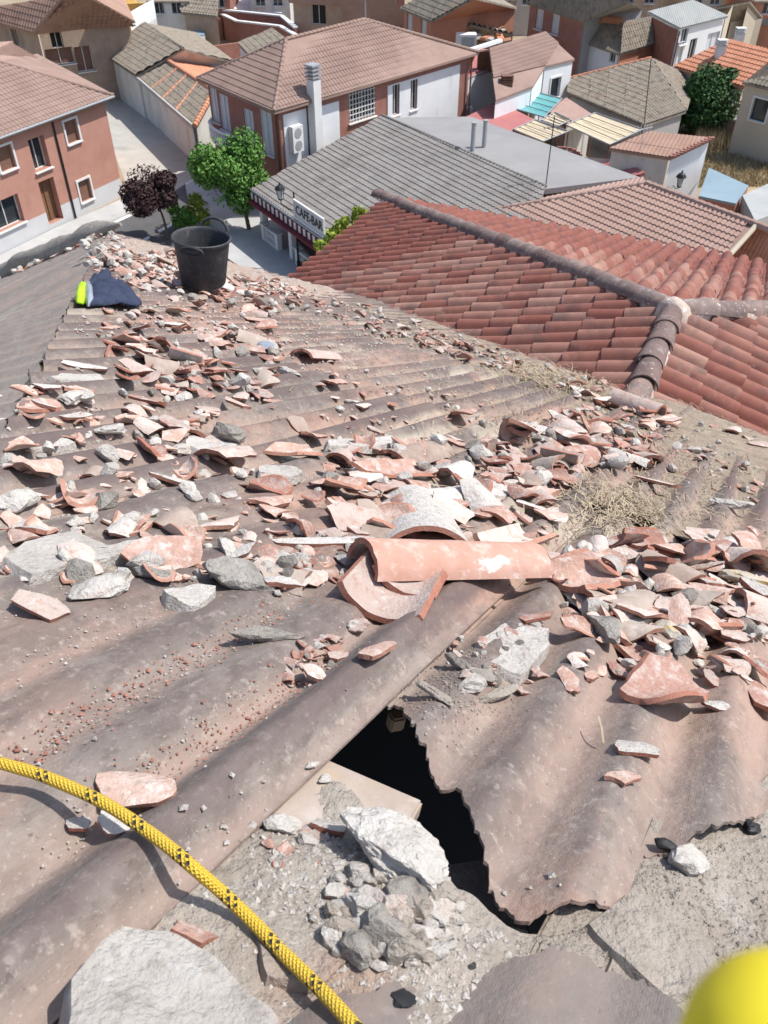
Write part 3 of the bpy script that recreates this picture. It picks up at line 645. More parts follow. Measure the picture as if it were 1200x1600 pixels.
for k in range(34):
    x, y = random.uniform(715, 795), random.uniform(42, 62); q = at(x, y, 4.5); mb = MB(); mb.box(q, (random.uniform(.15, .5), random.uniform(.15, .35), .12), Matrix.Rotation(random.random()*3, 3, 'Z') @ Matrix.Rotation(random.uniform(-.5, .5), 3, 'X')); mb.build('stone', Mt['rf_orange' if k % 2 else 'greywall'], hb)
t = thing('roof_air_conditioner', at(728, 64, 4), 'white air conditioning box on the broken stone roof', 'air conditioner'); q = at(728, 64, 4.6)
mb = MB(); mb.box(q, (.9, .6, .6)); mb.build('casing', Mt['trim'], t); mb = MB(); mb.box(q+Vector((.15, -.61, 0)), (.6, .01, .42)); mb.build('grille', Mt['steel'], t)

hb = thing('brick_row_house', at(870, 80, 0), 'dark red brick house with three shuttered windows under a long grey roof', 'house')
A, B = at(822, 4, 6.2), at(912, 33, 6.2); T1 = at(985, 2, 8.6)
pp = roof(hb, [A, B, T1, (880, -22)], Mt['rf_old'], (.36, .5, .09, .03)); c = T1
wall(hb, A, B, 0, Mt['brick'], [(843, 27, 1.2, 2.0, 'wshut'), (868, 34, 1.2, 2.0, 'wshut'), (892, 41, 1.2, 2.0, 'wshut')], .3, c)
wall(hb, B, at(1010, 14, 6.2), 0, Mt['greywall'], (), .3, A, apex=T1)
hb = thing('blue_white_house', at(950, 100, 0), 'low house with bluish white wall, brick side and patched grey-red roof', 'house')
A, B, C_ = at(909, 64, 4.2), at(968, 84, 4.2), at(1058, 58, 4.2); T0, T1 = at(943, 30, 6), at(972, 34, 6)
roof(hb, [A, B, T1, T0], Mt['rf_old'], (.36, .5, .1, .03)); roof(hb, [B, C_, at(1040, 22, 6), (972, 34)], Mt['rf_old'], (.36, .5, .1, .03)); ridge_caps(hb, A, T0, Mt['rf_orange'], .2); ridge_caps(hb, T0, T1, Mt['rf_orange'], .35)
c = T1 + Vector((0, 5, 0)); wall(hb, A, B, 0, Mt['white'], [(957, 88, .8, 1, 'dark')], .2, c); wall(hb, B, C_, 0, Mt['orangebrick'], [(1036, 92, 1, 1.2, 'wshut')], .2, c)
hb = thing('white_two_storey_house', at(1080, 110, 0), 'tall white two-storey house with grey fibre cement roof at top right', 'house')
A, B, T0 = at(1062, 44, 6.4), at(1138, 25, 6.4), at(1082, 0, 8)
pp = roof(hb, [A, B, T0, (1012, 18)], Mt['fibro'], (.3, 3, .05, .01)); c = T0
wall(hb, A, B, 0, Mt['white'], [(1070, 53, 1, 1.6, 'glass'), (1107, 40, 1, 1.6, 'glass'), (1060, 86, 1.2, 2, 'wshut'), (1080, 83, 1.1, 2.3, 'dark'), (1112, 70, 2, 2, 'wshut')], .2, c)
wall(hb, at(1012, 18, 6.4), A, 0, Mt['brick'], (), .2, c, drop=.3); wall(hb, B, at(1150, 5, 6.4), 0, Mt['cream'], (), .2, c)
hb = thing('corner_barn', at(1150, 70, 0), 'grey roofed barn with cream wall behind the white two-storey house', 'barn')
pp = roof(hb, [at(1138, 32, 4.6), at(1192, 26, 4.6), at(1172, 2, 6.4), (1120, 12)], Mt['rf_old'], (.36, .5, .1, .03)); wall(hb, pp[0], pp[1], 0, Mt['cream'], [(1160, 45, 2, 2.4, 'dark')], .2, pp[2]); wall(hb, pp[1], pp[2], 0, Mt['cream'], (), .2, pp[0])
hb = thing('orange_tiled_house', at(1150, 150, 0), 'house with bright orange tile roof and two white chimneys at right', 'house')
A, B = at(1052, 104, 4.2), at(1162, 136, 4.2); T0, T1 = at(1140, 64, 6.2), at(1215, 78, 6.2)
pp = roof(hb, [A, B, at(1240, 88, 6.2), (1140, 62)], Mt['rf_orange'], (.34, .45, .1, .05)); c = T1
wall(hb, A, B, 0, Mt['cream'], (), .3, c)
chimney(hb, at(1120, 103, 4.6), 1.5, .35, Mt['trim']); chimney(hb, at(1150, 78, 5.4), 1.2, .35, Mt['trim'])
hb = thing('far_orange_house', at(1190, 60, 0), 'small orange brick house at the top right edge', 'house')
pp = roof(hb, [at(1180, 35, 3.8), at(1240, 45, 3.8), at(1225, 18, 5)], Mt['rf_old'], None); wall(hb, pp[0], pp[1], 0, Mt['orangebrick'], (), .2, pp[2])

hb = thing('dark_roof_house', at(500, 40, 0), 'shaded brick house with dark window behind the central roof ridge', 'house')
A, B = at(452, 2, 5), at(545, 8, 5); pp = roof(hb, [A, B, at(520, -22, 6.6), (440, -22)], Mt['rf_redold'], None); wall(hb, A, B, 0, Mt['stone'], [(498, 21, 1.6, 2, 'dark')], .3, pp[2]); mb = MB(); mb.box(at(489, 28, 2.6), (.4, .4, .7)); mb.build('boiler', Mt['trim'], hb)
hb = thing('red_roof_house', at(590, 60, 0), 'red tile roof rising behind the central house ridge', 'house')
pp = roof(hb, [at(540, 38, 3.6), at(640, 40, 3.6), at(610, -10, 6.4), (525, -14)], Mt['rf_redold'], (.36, .5, .09, .03)); wall(hb, pp[0], pp[1], 0, Mt['brick'], (), .3, pp[2])
t = thing('tall_antenna', at(571, 34, 0), 'tall grey aerial mast on the central ridge', 'antenna'); q = at(571, 30, 9.5); mb = MB(); mb.tube([q, q+Vector((0, 0, 3))], .05, 5); mb.tube([q+Vector((-.2, 0, 2.2)), q+Vector((.9, 0, 2.5))], .03, 4); mb.tube([q+Vector((-.2, 0, 1.2)), q+Vector((.9, 0, 1.5))], .03, 4); mb.build('mast', Mt['steel'], t)
hb = thing('brown_annexe', at(400, 110, 0), 'small brown tiled annexe at the left end of the central house', 'house')
pp = roof(hb, [at(393, 90, 5), at(372, 68, 5), at(426, 45, 6), (446, 60)], Mt['rf_old'], (.34, .5, .09, .03)); wall(hb, pp[0], pp[1], 0, Mt['white'], (), .1, pp[2]); 
def ywall(label, px, h, m, cop=None, th=.15):
    t = thing('yard_wall', at(*px[0], 0), label, 'wall'); p = [at(x, y, h) for x, y in px]
    for i in range(len(p)-1):
        d = (p[i+1]-p[i]).normalized(); n = Vector((-d.y, d.x, 0))*th; base = [Vector((*q.xy, 0)) for q in (p[i]-n, p[i+1]-n, p[i+1]+n, p[i]+n)]
        mb = MB(); mb.prism(base, (0, 0, h)); mb.build('wall', Mt[m], t)
        if cop: mb = MB(); mb.prism([Vector((*q.xy, h+.003)) for q in (p[i]-n*1.6, p[i+1]-n*1.6, p[i+1]+n*1.6, p[i]+n*1.6)], (0, 0, .15)); mb.build('coping', Mt[cop], t)
    return t
ywall('brick yard wall with posts behind the low house', [(226, 18), (274, 26), (308, 30), (345, 28)], 2.2, 'brick')
ywall('ochre yellow yard wall at the top left', [(178, 6), (232, 4)], 3.2, 'ochre')
ywall('brick yard wall with white coping that steps down to the right', [(340, 20), (370, 34), (438, 42), (462, 56)], 2.4, 'brick', 'trim')
ywall('tall brick wall in front of the white terrace', [(345, 16), (440, 26), (462, 44)], 2.8, 'brick', 'trim')
ywall('low brick yard wall left of the brown annexe', [(330, 72), (374, 66)], 2.0, 'brick')
flat('white_terrace', 'white terrace floor beyond the brick wall at the top', 'terrace', [(345, 12), (440, 20), (444, -12), (360, -12)], 'white', 2.6, .2)
hb = thing('grey_barn', at(310, 40, 0), 'grey roofed barn behind the brick yard walls', 'barn')
pp = roof(hb, [at(284, 20, 3.4), at(340, 26, 3.4), at(342, -8, 5), (270, -10)], Mt['rf_old'], (.36, .5, .1, .03)); wall(hb, pp[0], pp[1], 0, Mt['stone'], (), .2, pp[2])
t = flat('greenhouse', 'small pale glass roof in the yard behind the low house', 'greenhouse', [(287, 58), (320, 54), (318, 46), (286, 49)], 'blueroof', 1.8, .1, [(0, 1)], 'white')

# utility poles and wires
def pole(x0, y0, x1, y1, label, h0=0):
    b = at(x0, y0, h0); r_ = ray(x1, y1); tp = CAM + r_*(b.y/r_.y); t = thing('utility_pole', Vector((b.x, b.y, 0)), label, 'utility pole', 'wooden utility poles')
    mb = MB(); mb.tube([Vector((b.x, b.y, 0)), Vector((b.x, b.y, tp.z))], [.16, .1], 8); mb.build('post', Mt['bark'], t)
    mb = MB(); mb.box(Vector((b.x, b.y, tp.z-.5)), (.7, .06, .06)); mb.build('cross_arm', Mt['bark'], t); return Vector((b.x, b.y, tp.z))
p1 = pole(966, 100, 982, 20, 'dark utility pole in front of the patched grey-red roof')
p2 = pole(905, 92, 914, 44, 'thin dark utility pole at the corner of the bluish white house')
p3 = pole(1170, 60, 1180, 10, 'utility pole at the top right beside the corner barn')
for a, b, lb in ((p1, p3, 'overhead wire crossing the orange roof at top right'), (p1, p2, 'overhead wire between the two poles by the bluish house')):
    mb = MB(); mb.tube([a.lerp(b, k/12) - Vector((0, 0, 1.2*math.sin(math.pi*k/12)+.4)) for k in range(13)], .025, 4); tag(mb.build('overhead_wire', Mt['iron']), lb, 'wire')

# ------------------------------------------------------------------ trees and shrubs
def crown(name, cen, rad, n, size, m, parent, seed, lumps=9, shell=.55):
    rg = random.Random(seed); cs = [(Vector((0, 0, 0)), .75)]
    for k in range(lumps):
        v = Vector((rg.gauss(0, 1), rg.gauss(0, 1), rg.gauss(0, .9))).normalized()*rg.uniform(.4, .72); cs.append((v, rg.uniform(.3, .5)))
    V = []; F = []
    for k in range(n):
        c0, r0 = rg.choice(cs); v = Vector((rg.gauss(0, 1), rg.gauss(0, 1), rg.gauss(0, 1))).normalized()*r0*(rg.random()**(1-shell))
        q = c0 + v; p = Vector((q.x*rad[0], q.y*rad[1], q.z*rad[2])) + cen
        nn = (v.normalized()*.8 + Vector((rg.gauss(0, .6), rg.gauss(0, .6), rg.gauss(0, .6)+.3))).normalized()
        t = nn.orthogonal().normalized(); t = (Matrix.Rotation(rg.random()*6.28, 3, nn) @ t); b = nn.cross(t); s = size*rg.uniform(.6, 1.3)
        i = len(V); V += [tuple(p - t*s), tuple(p - b*s*.5 + nn*s*.12), tuple(p + t*s), tuple(p + b*s*.5 + nn*s*.12)]; F.append((i, i+1, i+2, i+3))
    me = bpy.data.meshes.new(name); me.from_pydata(V, [], F); return link(name, me, m, parent)
def tree(name, label, base, h, cen_z, rad, n, size, m, seed, trunk=.12, shift=(0, 0)):
    t = thing(name, base, label, 'tree'); rg = random.Random(seed)
    top = base + Vector((shift[0]*.6, shift[1]*.6, cen_z)); mb = MB()
    mb.tube([base, base.lerp(top, .4)+Vector((.06, .03, 0)), top], [trunk, trunk*.75, trunk*.35], 8)
    for k in range(7):
        s = base.lerp(top, rg.uniform(.45, .85)); v = Vector((rg.uniform(-1, 1)*rad[0]*.7, rg.uniform(-1, 1)*rad[1]*.7, rg.uniform(.2, .7)*rad[2])); mb.tube([s, s+v*.5+Vector((0, 0, .1)), s+v], [trunk*.4, trunk*.28, trunk*.1], 5)
    mb.build('trunk', Mt['bark'], t, 40)
    crown('crown', base + Vector((shift[0], shift[1], cen_z)), rad, n, size, Mt[m], t, seed); return t
b = at(264, 374, 0)
tree('plum_tree', 'small dark purple leaved plum tree beside the road', b, 4.4, 3.25, (2.1, 2.0, 1.85), 11000, .12, 'leaf_plum', 3, .1, (-.75, 0))
cen = at(357, 268, 3.8); b = Vector((cen.x+.9, cen.y, 0))
tree('street_tree', 'bright green bushy street tree in front of the brick house', b, 6, 3.8, (2.5, 2.3, 2.9), 14000, .14, 'leaf_green', 5, .15, (-.9, 0))
b = at(1105, 215, 0)
tree('round_tree', 'large dark green round tree beside the old barn', b, 7, 2.7, (3.1, 3.0, 2.9), 16000, .19, 'leaf_dark', 11, .25)
b = at(290, 364, 0)
t = thing('clipped_shrub', b, 'clipped round green shrub behind the black bucket', 'shrub'); crown('foliage', b+Vector((-.2, .3, .9)), (1.0, 1.0, 1.0), 2600, .11, Mt['leaf_green'], t, 21, 5); crown('foliage', b+Vector((.8, 1.0, 1.15)), (1.05, 1.0, 1.0), 2600, .11, Mt['leaf_lime'], t, 22, 5)
mb = MB(); mb.tube([b, b+Vector((0, 0, .9))], .06, 6); mb.build('stem', Mt['bark'], t)
b = at(560, 440, 0)
t = thing('climbing_shrub', b, 'yellow-green shrub growing beside the red tiled wing', 'shrub')
for k, (x, y, z, rr_) in enumerate(((504, 388, 4.0, .5), (520, 372, 4.4, .7), (543, 356, 4.8, .75), (565, 336, 5.4, .5), (532, 380, 3.8, .8))): crown('foliage', at(x, y, z), (rr_, rr_, rr_*1.1), 900, .13, Mt['leaf_lime'], t, 31+k, 4)
mb = MB(); mb.tube([b, at(535, 370, 2.6)], [.1, .05], 6); mb.build('stem', Mt['bark'], t)
crown('foliage', plant_spot, (.5, .5, .5), 500, .12, Mt['leaf_dark'], pl, 41, 4)
for k, (x, y, s, m, lb) in enumerate(((250, 12, 1.9, 'leaf_green', 'green yard tree by the ochre wall at the top left'), (268, 18, 1.6, 'leaf_green', 'second smaller green tree by the ochre wall'), (327, 48, 1.6, 'leaf_green', 'green bush beside the small glass roof in the yard'), (372, 48, 1.3, 'leaf_dark', 'dark bush in front of the coped brick wall'), (487, 44, 1.6, 'leaf_green', 'green bush peeping over the central roof ridge'), (1048, 198, 1.7, 'leaf_green', 'low light green bush between the barn and the round tree'), (1130, 8, 3, 'leaf_green', 'green trees behind the white two-storey house'), (1060, -2, 3, 'leaf_dark', 'dark trees at the very top right'))):
    b = at(x, y+8, 0); t = thing('yard_bush', b, lb, 'bush'); crown('foliage', b+Vector((0, 0, s*.9)), (s, s, s), 1300, .24, Mt[m], t, 60+k, 5); mb = MB(); mb.tube([b, b+Vector((0, 0, s))], .1, 5); mb.build('stem', Mt['bark'], t)
# tall dry grass on the plot
V = []; F = []; rg = random.Random(5)
for k in range(9000):
    x, y = rg.uniform(1085, 1215), rg.uniform(212, 292); p = at(x, y, 0); h = rg.uniform(.25, 1.0)*(1.6 if y < 240 else .5); an = rg.random()*6.28; w = Vector((math.cos(an), math.sin(an), 0))*.035; l = Vector((rg.gauss(0, .2), rg.gauss(0, .2), h)); i = len(V)
    V += [tuple(p-w), tuple(p+w), tuple(p+l)]; F.append((i, i+1, i+2))
me = bpy.data.meshes.new('dry_grass'); me.from_pydata(V, [], F); tag(link('dry_grass', me, Mt['drygrass']), 'tall dry yellow grass on the empty plot at the right', 'grass', kind='stuff')

# last row of houses along the top of the view
for k, (x, y, w, m, rm, lb) in enumerate(((150, -14, 30, 'ochre', 'rf_old', 'far ochre house at the very top left behind the stone house'), (262, -6, 34, 'oldwhite', 'rf_old', 'far whitewashed house at the very top above the ochre wall'), (330, -16, 30, 'brick', 'rf_redold', 'far brick house at the very top above the grey barn'), (420, -18, 34, 'oldwhite', 'rf_redold', 'far white house at the very top above the white terrace'), (595, -26, 40, 'brick', 'rf_old', 'far brick house behind the red tile roof at the very top'), (775, -8, 34, 'stone', 'rf_old', 'far stone house between the gabled house and the brick row at the very top'), (812, -20, 30, 'greywall', 'rf_old', 'far grey house above the brick row at the very top'), (1000, -22, 40, 'stone', 'rf_old', 'far stone house left of the white two-storey house at the very top'), (1105, -20, 34, 'cream', 'rf_redold', 'far cream house behind the white two-storey house at the very top'), (1215, -6, 36, 'orangebrick', 'rf_old', 'far orange house cut by the top right corner'))):
    A, B = at(x-w, y+8, 4.4), at(x+w, y+8, 4.4); T = Vector((0, 5, 2)); hb = thing('far_house', Vector((*((A+B)/2).xy, 0)), lb, 'house')
    roof(hb, [A, B, B+T, A+T], Mt[rm], None); roof(hb, [A+T, B+T, B+T*2-Vector((0, 0, 4)), A+T*2-Vector((0, 0, 4))], Mt[rm], None); wall(hb, A, B, 0, Mt[m], [(x-w*.4, y+17, 1.1, 1.3, 'glass'), (x+w*.4, y+17, 1.1, 1.3, 'glass')], .2, A+T); wall(hb, B, B+T*2-Vector((0, 0, 4)), 0, Mt[m], (), .2, A+T); wall(hb, A, A+T*2-Vector((0, 0, 4)), 0, Mt[m], (), .2, B+T)

# ------------------------------------------------------------------ the roof under the camera: frame u (down the fall), v (along the contour), w (normal)
D0 = .75
DU = ray(1240, 510).normalized(); AZ = math.atan2(DU.x, DU.y); DEP = -math.asin(DU.z)
DV = Vector((-math.cos(AZ), math.sin(AZ), 0)); DN = DU.cross(DV)
RM = Matrix((DU, DV, DN)).transposed().to_4x4(); RM.translation = CAM - DN*D0
RMI = RM.inverted()
def ruv(x, y, w=0):
    r = ray(x, y); t = (w - D0)/r.dot(DN); return (t*r.dot(DU), t*r.dot(DV))
def depth_at(x, y): return FPX*(-D0/ray(x, y).dot(DN))
PITCHW, AMP = .157, .026
CD = math.cos(DEP)
EAVE = 11.8*D0
def interp(x, tab):
    if x <= tab[0][0]: return tab[0][1]
    for (a, b), (c, d) in zip(tab, tab[1:]):
        if x <= c: return b + (d-b)*(x-a)/(c-a)
    return tab[-1][1]
VAL = [(-1.5, 7.0*D0), (-.1*D0, 8.1*D0), (1.58*D0, 9.4*D0), (4.3*D0, 11.3*D0), (6.2*D0, EAVE), (40, EAVE)]
def hipu(v): return (v - .5*D0)/CD
V_EDGE = .555*D0
def wave(u, v):
    ph = (v - V_EDGE)/PITCHW*2*math.pi
    bend = .35*noise.noise(Vector((u*.35, v*.5, 3)))
    s = math.cos(ph + math.pi + bend*.6)
    damp = 1 - .68*max(0, min(1, (v - V_EDGE - PITCHW)/.06))*max(0, min(1, (1.7 - v)/.5))*max(0, min(1, (3.0 - u)/1.2)) if v > V_EDGE else 1 - .3*max(0, min(1, (2.2 - u)/.8))
    return AMP*damp*(s*.85 + .15*s*abs(s)) + .011*noise.noise(Vector((u*.8, v*.8, 1.7))) + .004*noise.noise(Vector((u*3, v*3, 5)))
# near edge of the torn sheets (pixels traced on the roof plane, then in metres along the roof)
torn = sorted([ruv(x, y)[::-1] for x, y in ((632, 1085), (650, 1150), (690, 1205), (718, 1215), (738, 1285), (760, 1330), (790, 1392), (835, 1428), (870, 1415), (985, 1395), (1000, 1350), (1012, 1312), (1050, 1316), (1110, 1296), (1180, 1262), (1300, 1180))])
def torn_u(v):
    return interp(v, torn) + .016*noise.noise(Vector((v*38, 0, 2))) + .011*noise.noise(Vector((v*95, 4, 2))) + .005*noise.noise(Vector((v*240, 4, 2)))
def sheet_mesh(name, vs, ulo, uhi, nu, off, wfun, thick=.006):
    V = []; F = []; nv = len(vs)
    for s in (0, 1):
        for v in vs:
            a, b = ulo(v), uhi(v)
            for k in range(nu+1):
                u = a + (b-a)*k/nu; V.append((u, v, wfun(u, v) + off(u, v) - s*thick))
    n = nu+1; N_ = nv*n
    for i in range(nv-1):
        for k in range(nu):
            q = (i*n+k, i*n+k+1, (i+1)*n+k+1, (i+1)*n+k); F.append(q); F.append(tuple(N_+x for x in q[::-1]))
    rim = [i*n for i in range(nv)], [i*n+nu for i in range(nv)], list(range(n)), [(nv-1)*n+k for k in range(n)]
    for r_ in rim:
        for a, b in zip(r_, r_[1:]): F.append((a, b, b+N_, a+N_))
    me = bpy.data.meshes.new(name); me.from_pydata(V, [], F)
    bm = bmesh.new(); bm.from_mesh(me); bmesh.ops.recalc_face_normals(bm, faces=bm.faces); bm.to_mesh(me); bm.free()
    me.polygons.foreach_set('use_smooth', [True]*len(me.polygons)); me.set_sharp_from_angle(angle=R(50)); return me

def sheet_material(name='corrugated_bitumen', tint_amount=0., tint=(.42, .37, .32, 1)):
    m = bpy.data.materials.new(name); m.use_nodes = True; N = m.node_tree.nodes; L = m.node_tree.links; b = N['Principled BSDF']
    b.inputs['Roughness'].default_value = .82; b.inputs['Specular IOR Level'].default_value = .25
    tc = N.new('ShaderNodeTexCoord'); sep = N.new('ShaderNodeSeparateXYZ'); L.new(tc.outputs['Object'], sep.inputs[0])
    def nz(sc, st=(1, 1, 1), off=0, det=6):
        mp = N.new('ShaderNodeMapping'); mp.inputs['Scale'].default_value = st; mp.inputs['Location'].default_value = (off, off*1.3, 0); L.new(tc.outputs['Object'], mp.inputs[0])
        t = N.new('ShaderNodeTexNoise'); t.inputs['Scale'].default_value = sc; t.inputs['Detail'].default_value = det; t.inputs['Roughness'].default_value = .65; L.new(mp.outputs[0], t.inputs['Vector']); return t.outputs['Fac']
    def rp(s, lo, hi, a=0., c=1.):
        r_ = N.new('ShaderNodeMapRange'); r_.inputs['From Min'].default_value = lo; r_.inputs['From Max'].default_value = hi; r_.inputs['To Min'].default_value = a; r_.inputs['To Max'].default_value = c; L.new(s, r_.inputs[0]); return r_.outputs[0]
    def mul(a, c):
        x = N.new('ShaderNodeMath'); x.operation = 'MULTIPLY'; L.new(a, x.inputs[0])
        if isinstance(c, (int, float)): x.inputs[1].default_value = c
        else: L.new(c, x.inputs[1])
        return x.outputs[0]
    def mix(f, c1, c2):
        x = N.new('ShaderNodeMix'); x.data_type = 'RGBA'; L.new(f, x.inputs[0])
        for c, i in ((c1, 6), (c2, 7)):
            if isinstance(c, tuple): x.inputs[i].default_value = c
            else: L.new(c, x.inputs[i])
        return x.outputs[2]
    z = sep.outputs[2]
    col = mix(rp(nz(1.6, (.5, 1, 1)), .35, .65), (.15, .127, .114, 1), (.25, .217, .193, 1))
    col = mix(mul(rp(nz(3.2, (.45, 1, 1), 5), .48, .66), .75), col, (.13, .098, .09, 1))             # dark scoured patches
    col = mix(mul(rp(nz(1.1, (.5, 1, 1), 11), .49, .62), .8), col, (.40, .25, .19, 1))
    col = mix(mul(rp(nz(5, (.09, 1.3, 1), 41), .52, .66), .7), col, (.125, .105, .098, 1))        # run-off streaks down the fall
    col = mix(mul(rp(nz(9, (1, 1, 1), 51), .5, .7), .4), col, (.36, .315, .275, 1))
    col = mix(mul(rp(nz(34, (.6, 1, 1), 71), .5, .62), .5), col, (.1, .08, .073, 1))            # fine mottling
    col = mix(mul(rp(nz(48, (1, 1, 1), 81), .56, .66), .5), col, (.42, .36, .32, 1))
    col = mix(mul(rp(nz(2.3, (.5, 1, 1), 91), .56, .64), .45), col, (.45, .26, .19, 1))      # powdered tile               # brick dust
    col = mix(mul(mul(rp(z, .008, -.016), rp(nz(2.0, (.4, 1, 1), 17), .34, .56)), .7), col, (.38, .275, .225, 1))   # dust lying in the troughs
    col = mix(mul(rp(nz(1.7, (.6, 1, 1), 31), .57, .63), .6), col, (.47, .42, .34, 1))            # pale mortar stains
    col = mix(mul(rp(nz(160, (1, 1, 1), 2, 2), .64, .74), .45), col, (.56, .5, .46, 1))                 # grit
    col = mix(mul(rp(nz(70, (1, 1, 1), 7, 3), .66, .72), .7), col, (.1, .08, .07, 1))
    col = mix(mul(mul(rp(z, .004, .024), rp(nz(2.6, (.35, 1, 1), 23), .34, .56)), .8), col, (.115, .085, .082, 1))     # crests scoured dark
    if tint_amount: col = mix(rp(nz(3, (.3, 1, 1), 61), .2, .8, tint_amount*.7, tint_amount), col, tint)
    L.new(col, b.inputs['Base Color'])
    wv = []
    for d, sc in (('X', 95), ('Y', 95)):
        t = N.new('ShaderNodeTexWave'); t.bands_direction = d; t.inputs['Scale'].default_value = sc; L.new(tc.outputs['Object'], t.inputs[0]); wv.append(t.outputs['Fac'])
    ad = N.new('ShaderNodeMath'); ad.operation = 'ADD'; L.new(mul(mul(wv[0], wv[1]), .07), ad.inputs[0]); L.new(mul(nz(55, off=3), 1.4), ad.inputs[1])
    bp = N.new('ShaderNodeBump'); bp.inputs['Strength'].default_value = .6; bp.inputs['Distance'].default_value = .006; L.new(ad.outputs[0], bp.inputs['Height']); L.new(bp.outputs[0], b.inputs['Normal'])
    return m
Mt['sheet'] = sheet_material(); Mt['sheet_dark'] = sheet_material('sooty_corrugated_bitumen', .75, (.15, .14, .132, 1)); Mt['sheet_lit_copy'] = sheet_material('corrugated_bitumen_lit_copy', .5)  # lit copy: extra light for the left slope painted into its colour
Mt['mortar'] = mat('mortar', (.34, .295, .25, 1), (.43, .385, .335, 1), 7, 1, [((.22, .185, .15, 1), 14, .55, .7, .5), ((.42, .28, .22, 1), 3, .58, .7, .6), ((.54, .51, .47, 1), 5, .58, .68, .6)], bump=1, bscale=60, bdist=.02)
Mt['mortar_white'] = mat('mortar_white', (.47, .435, .395, 1), (.57, .54, .5, 1), 12, 1, [((.3, .265, .23, 1), 26, .55, .68, .7), ((.5, .33, .26, 1), 7, .6, .7, .5), ((.64, .62, .59, 1), 40, .58, .68, .6)], bump=1, bscale=90, bdist=.012, rnd=.12)
Mt['mortar_grey'] = mat('mortar_grey', (.3, .27, .24, 1), (.4, .37, .33, 1), 14, 1, [((.17, .15, .13, 1), 30, .53, .68, .7), ((.5, .47, .43, 1), 12, .58, .68, .6)], bump=1, bscale=110, bdist=.014, rnd=.15)
Mt['clay'] = mat('clay', (.40, .215, .16, 1), (.48, .30, .245, 1), 16, .95, [((.54, .44, .39, 1), 28, .49, .64, .85), ((.58, .54, .5, 1), 55, .58, .68, .7), ((.25, .15, .12, 1), 34, .57, .7, .6), ((.6, .57, .53, 1), 12, .6, .66, .8)], bump=.9, bscale=110, bdist=.007, rnd=.22)
Mt['clay_pale'] = mat('clay_dusty', (.47, .36, .31, 1), (.52, .43, .385, 1), 18, .95, [((.42, .22, .165, 1), 22, .55, .66, .8), ((.6, .565, .53, 1), 30, .55, .66, .75), ((.26, .21, .18, 1), 45, .58, .7, .6)], bump=.9, bscale=110, bdist=.007, rnd=.18)
Mt['clay_white'] = mat('clay_mortared', (.52, .48, .44, 1), (.61, .58, .545, 1), 20, 1, [((.45, .27, .21, 1), 16, .6, .69, .8), ((.3, .265, .235, 1), 45, .54, .68, .7)], bump=1, bscale=90, bdist=.012, rnd=.14)
Mt['clay_old'] = mat('clay_weathered', (.3, .23, .19, 1), (.4, .32, .27, 1), 12, 1, [((.5, .42, .36, 1), 20, .55, .7, .6), ((.16, .13, .12, 1), 25, .58, .7, .6), ((.48, .36, .1, 1), 9, .66, .72, .8)], bump=.6, bscale=100, bdist=.004, rnd=.18)
Mt['clay_edge'] = mat('clay_fresh_break', (.33, .135, .09, 1), (.41, .19, .135, 1), 30, 1, [((.52, .34, .27, 1), 60, .55, .7, .5)], bump=.8, bscale=200, bdist=.003, rnd=.15)
Mt['dirt'] = mat('roof_dirt', (.26, .205, .155, 1), (.36, .3, .235, 1), 9, 1, [((.15, .12, .09, 1), 40, .52, .66, .7), ((.48, .42, .35, 1), 70, .6, .7, .7), ((.46, .27, .2, 1), 6, .58, .7, .4)], bump=1, bscale=120, bdist=.01)
Mt['straw'] = mat('straw', (.34, .27, .18, 1), (.44, .37, .27, 1), 20, .9)
Mt['red_tile'] = mat('red_roof_tile', (.235, .09, .066, 1), (.30, .125, .09, 1), 5, .85, [((.13, .075, .066, 1), 3.2, .5, .66, .75), ((.4, .22, .175, 1), 7, .58, .72, .5), ((.52, .45, .42, 1), 30, .68, .74, .5)], bump=.25, bscale=70, bdist=.004, rnd=.22)
Mt['ridge_tile'] = mat('weathered_ridge_tile', (.15, .105, .095, 1), (.22, .155, .14, 1), 8, .85, [((.32, .19, .145, 1), 5, .54, .68, .7), ((.62, .6, .58, 1), 30, .63, .68, .85), ((.38, .34, .32, 1), 13, .56, .7, .6)], bump=.6, bscale=60, bdist=.008, rnd=.2)
Mt['ridge_mortar'] = mat('ridge_mortar', (.45, .36, .3, 1), (.56, .47, .41, 1), 12, 1, [((.75, .74, .73, 1), 14, .56, .64, .8), ((.3, .2, .16, 1), 20, .55, .7, .5)], bump=.8, bscale=60, bdist=.01)
Mt['lichen'] = mat('lichen_stone', (.42, .37, .3, 1), (.5, .46, .4, 1), 18, 1, [((.52, .38, .07, 1), 14, .5, .58, .85), ((.25, .22, .2, 1), 30, .55, .7, .5)], bump=.9, bscale=90, bdist=.006)

church = thing('stripped_roof', RM @ Vector((EAVE, 2, 0)), 'stripped hip roof of grey-brown corrugated sheets strewn with tile rubble', 'roof')
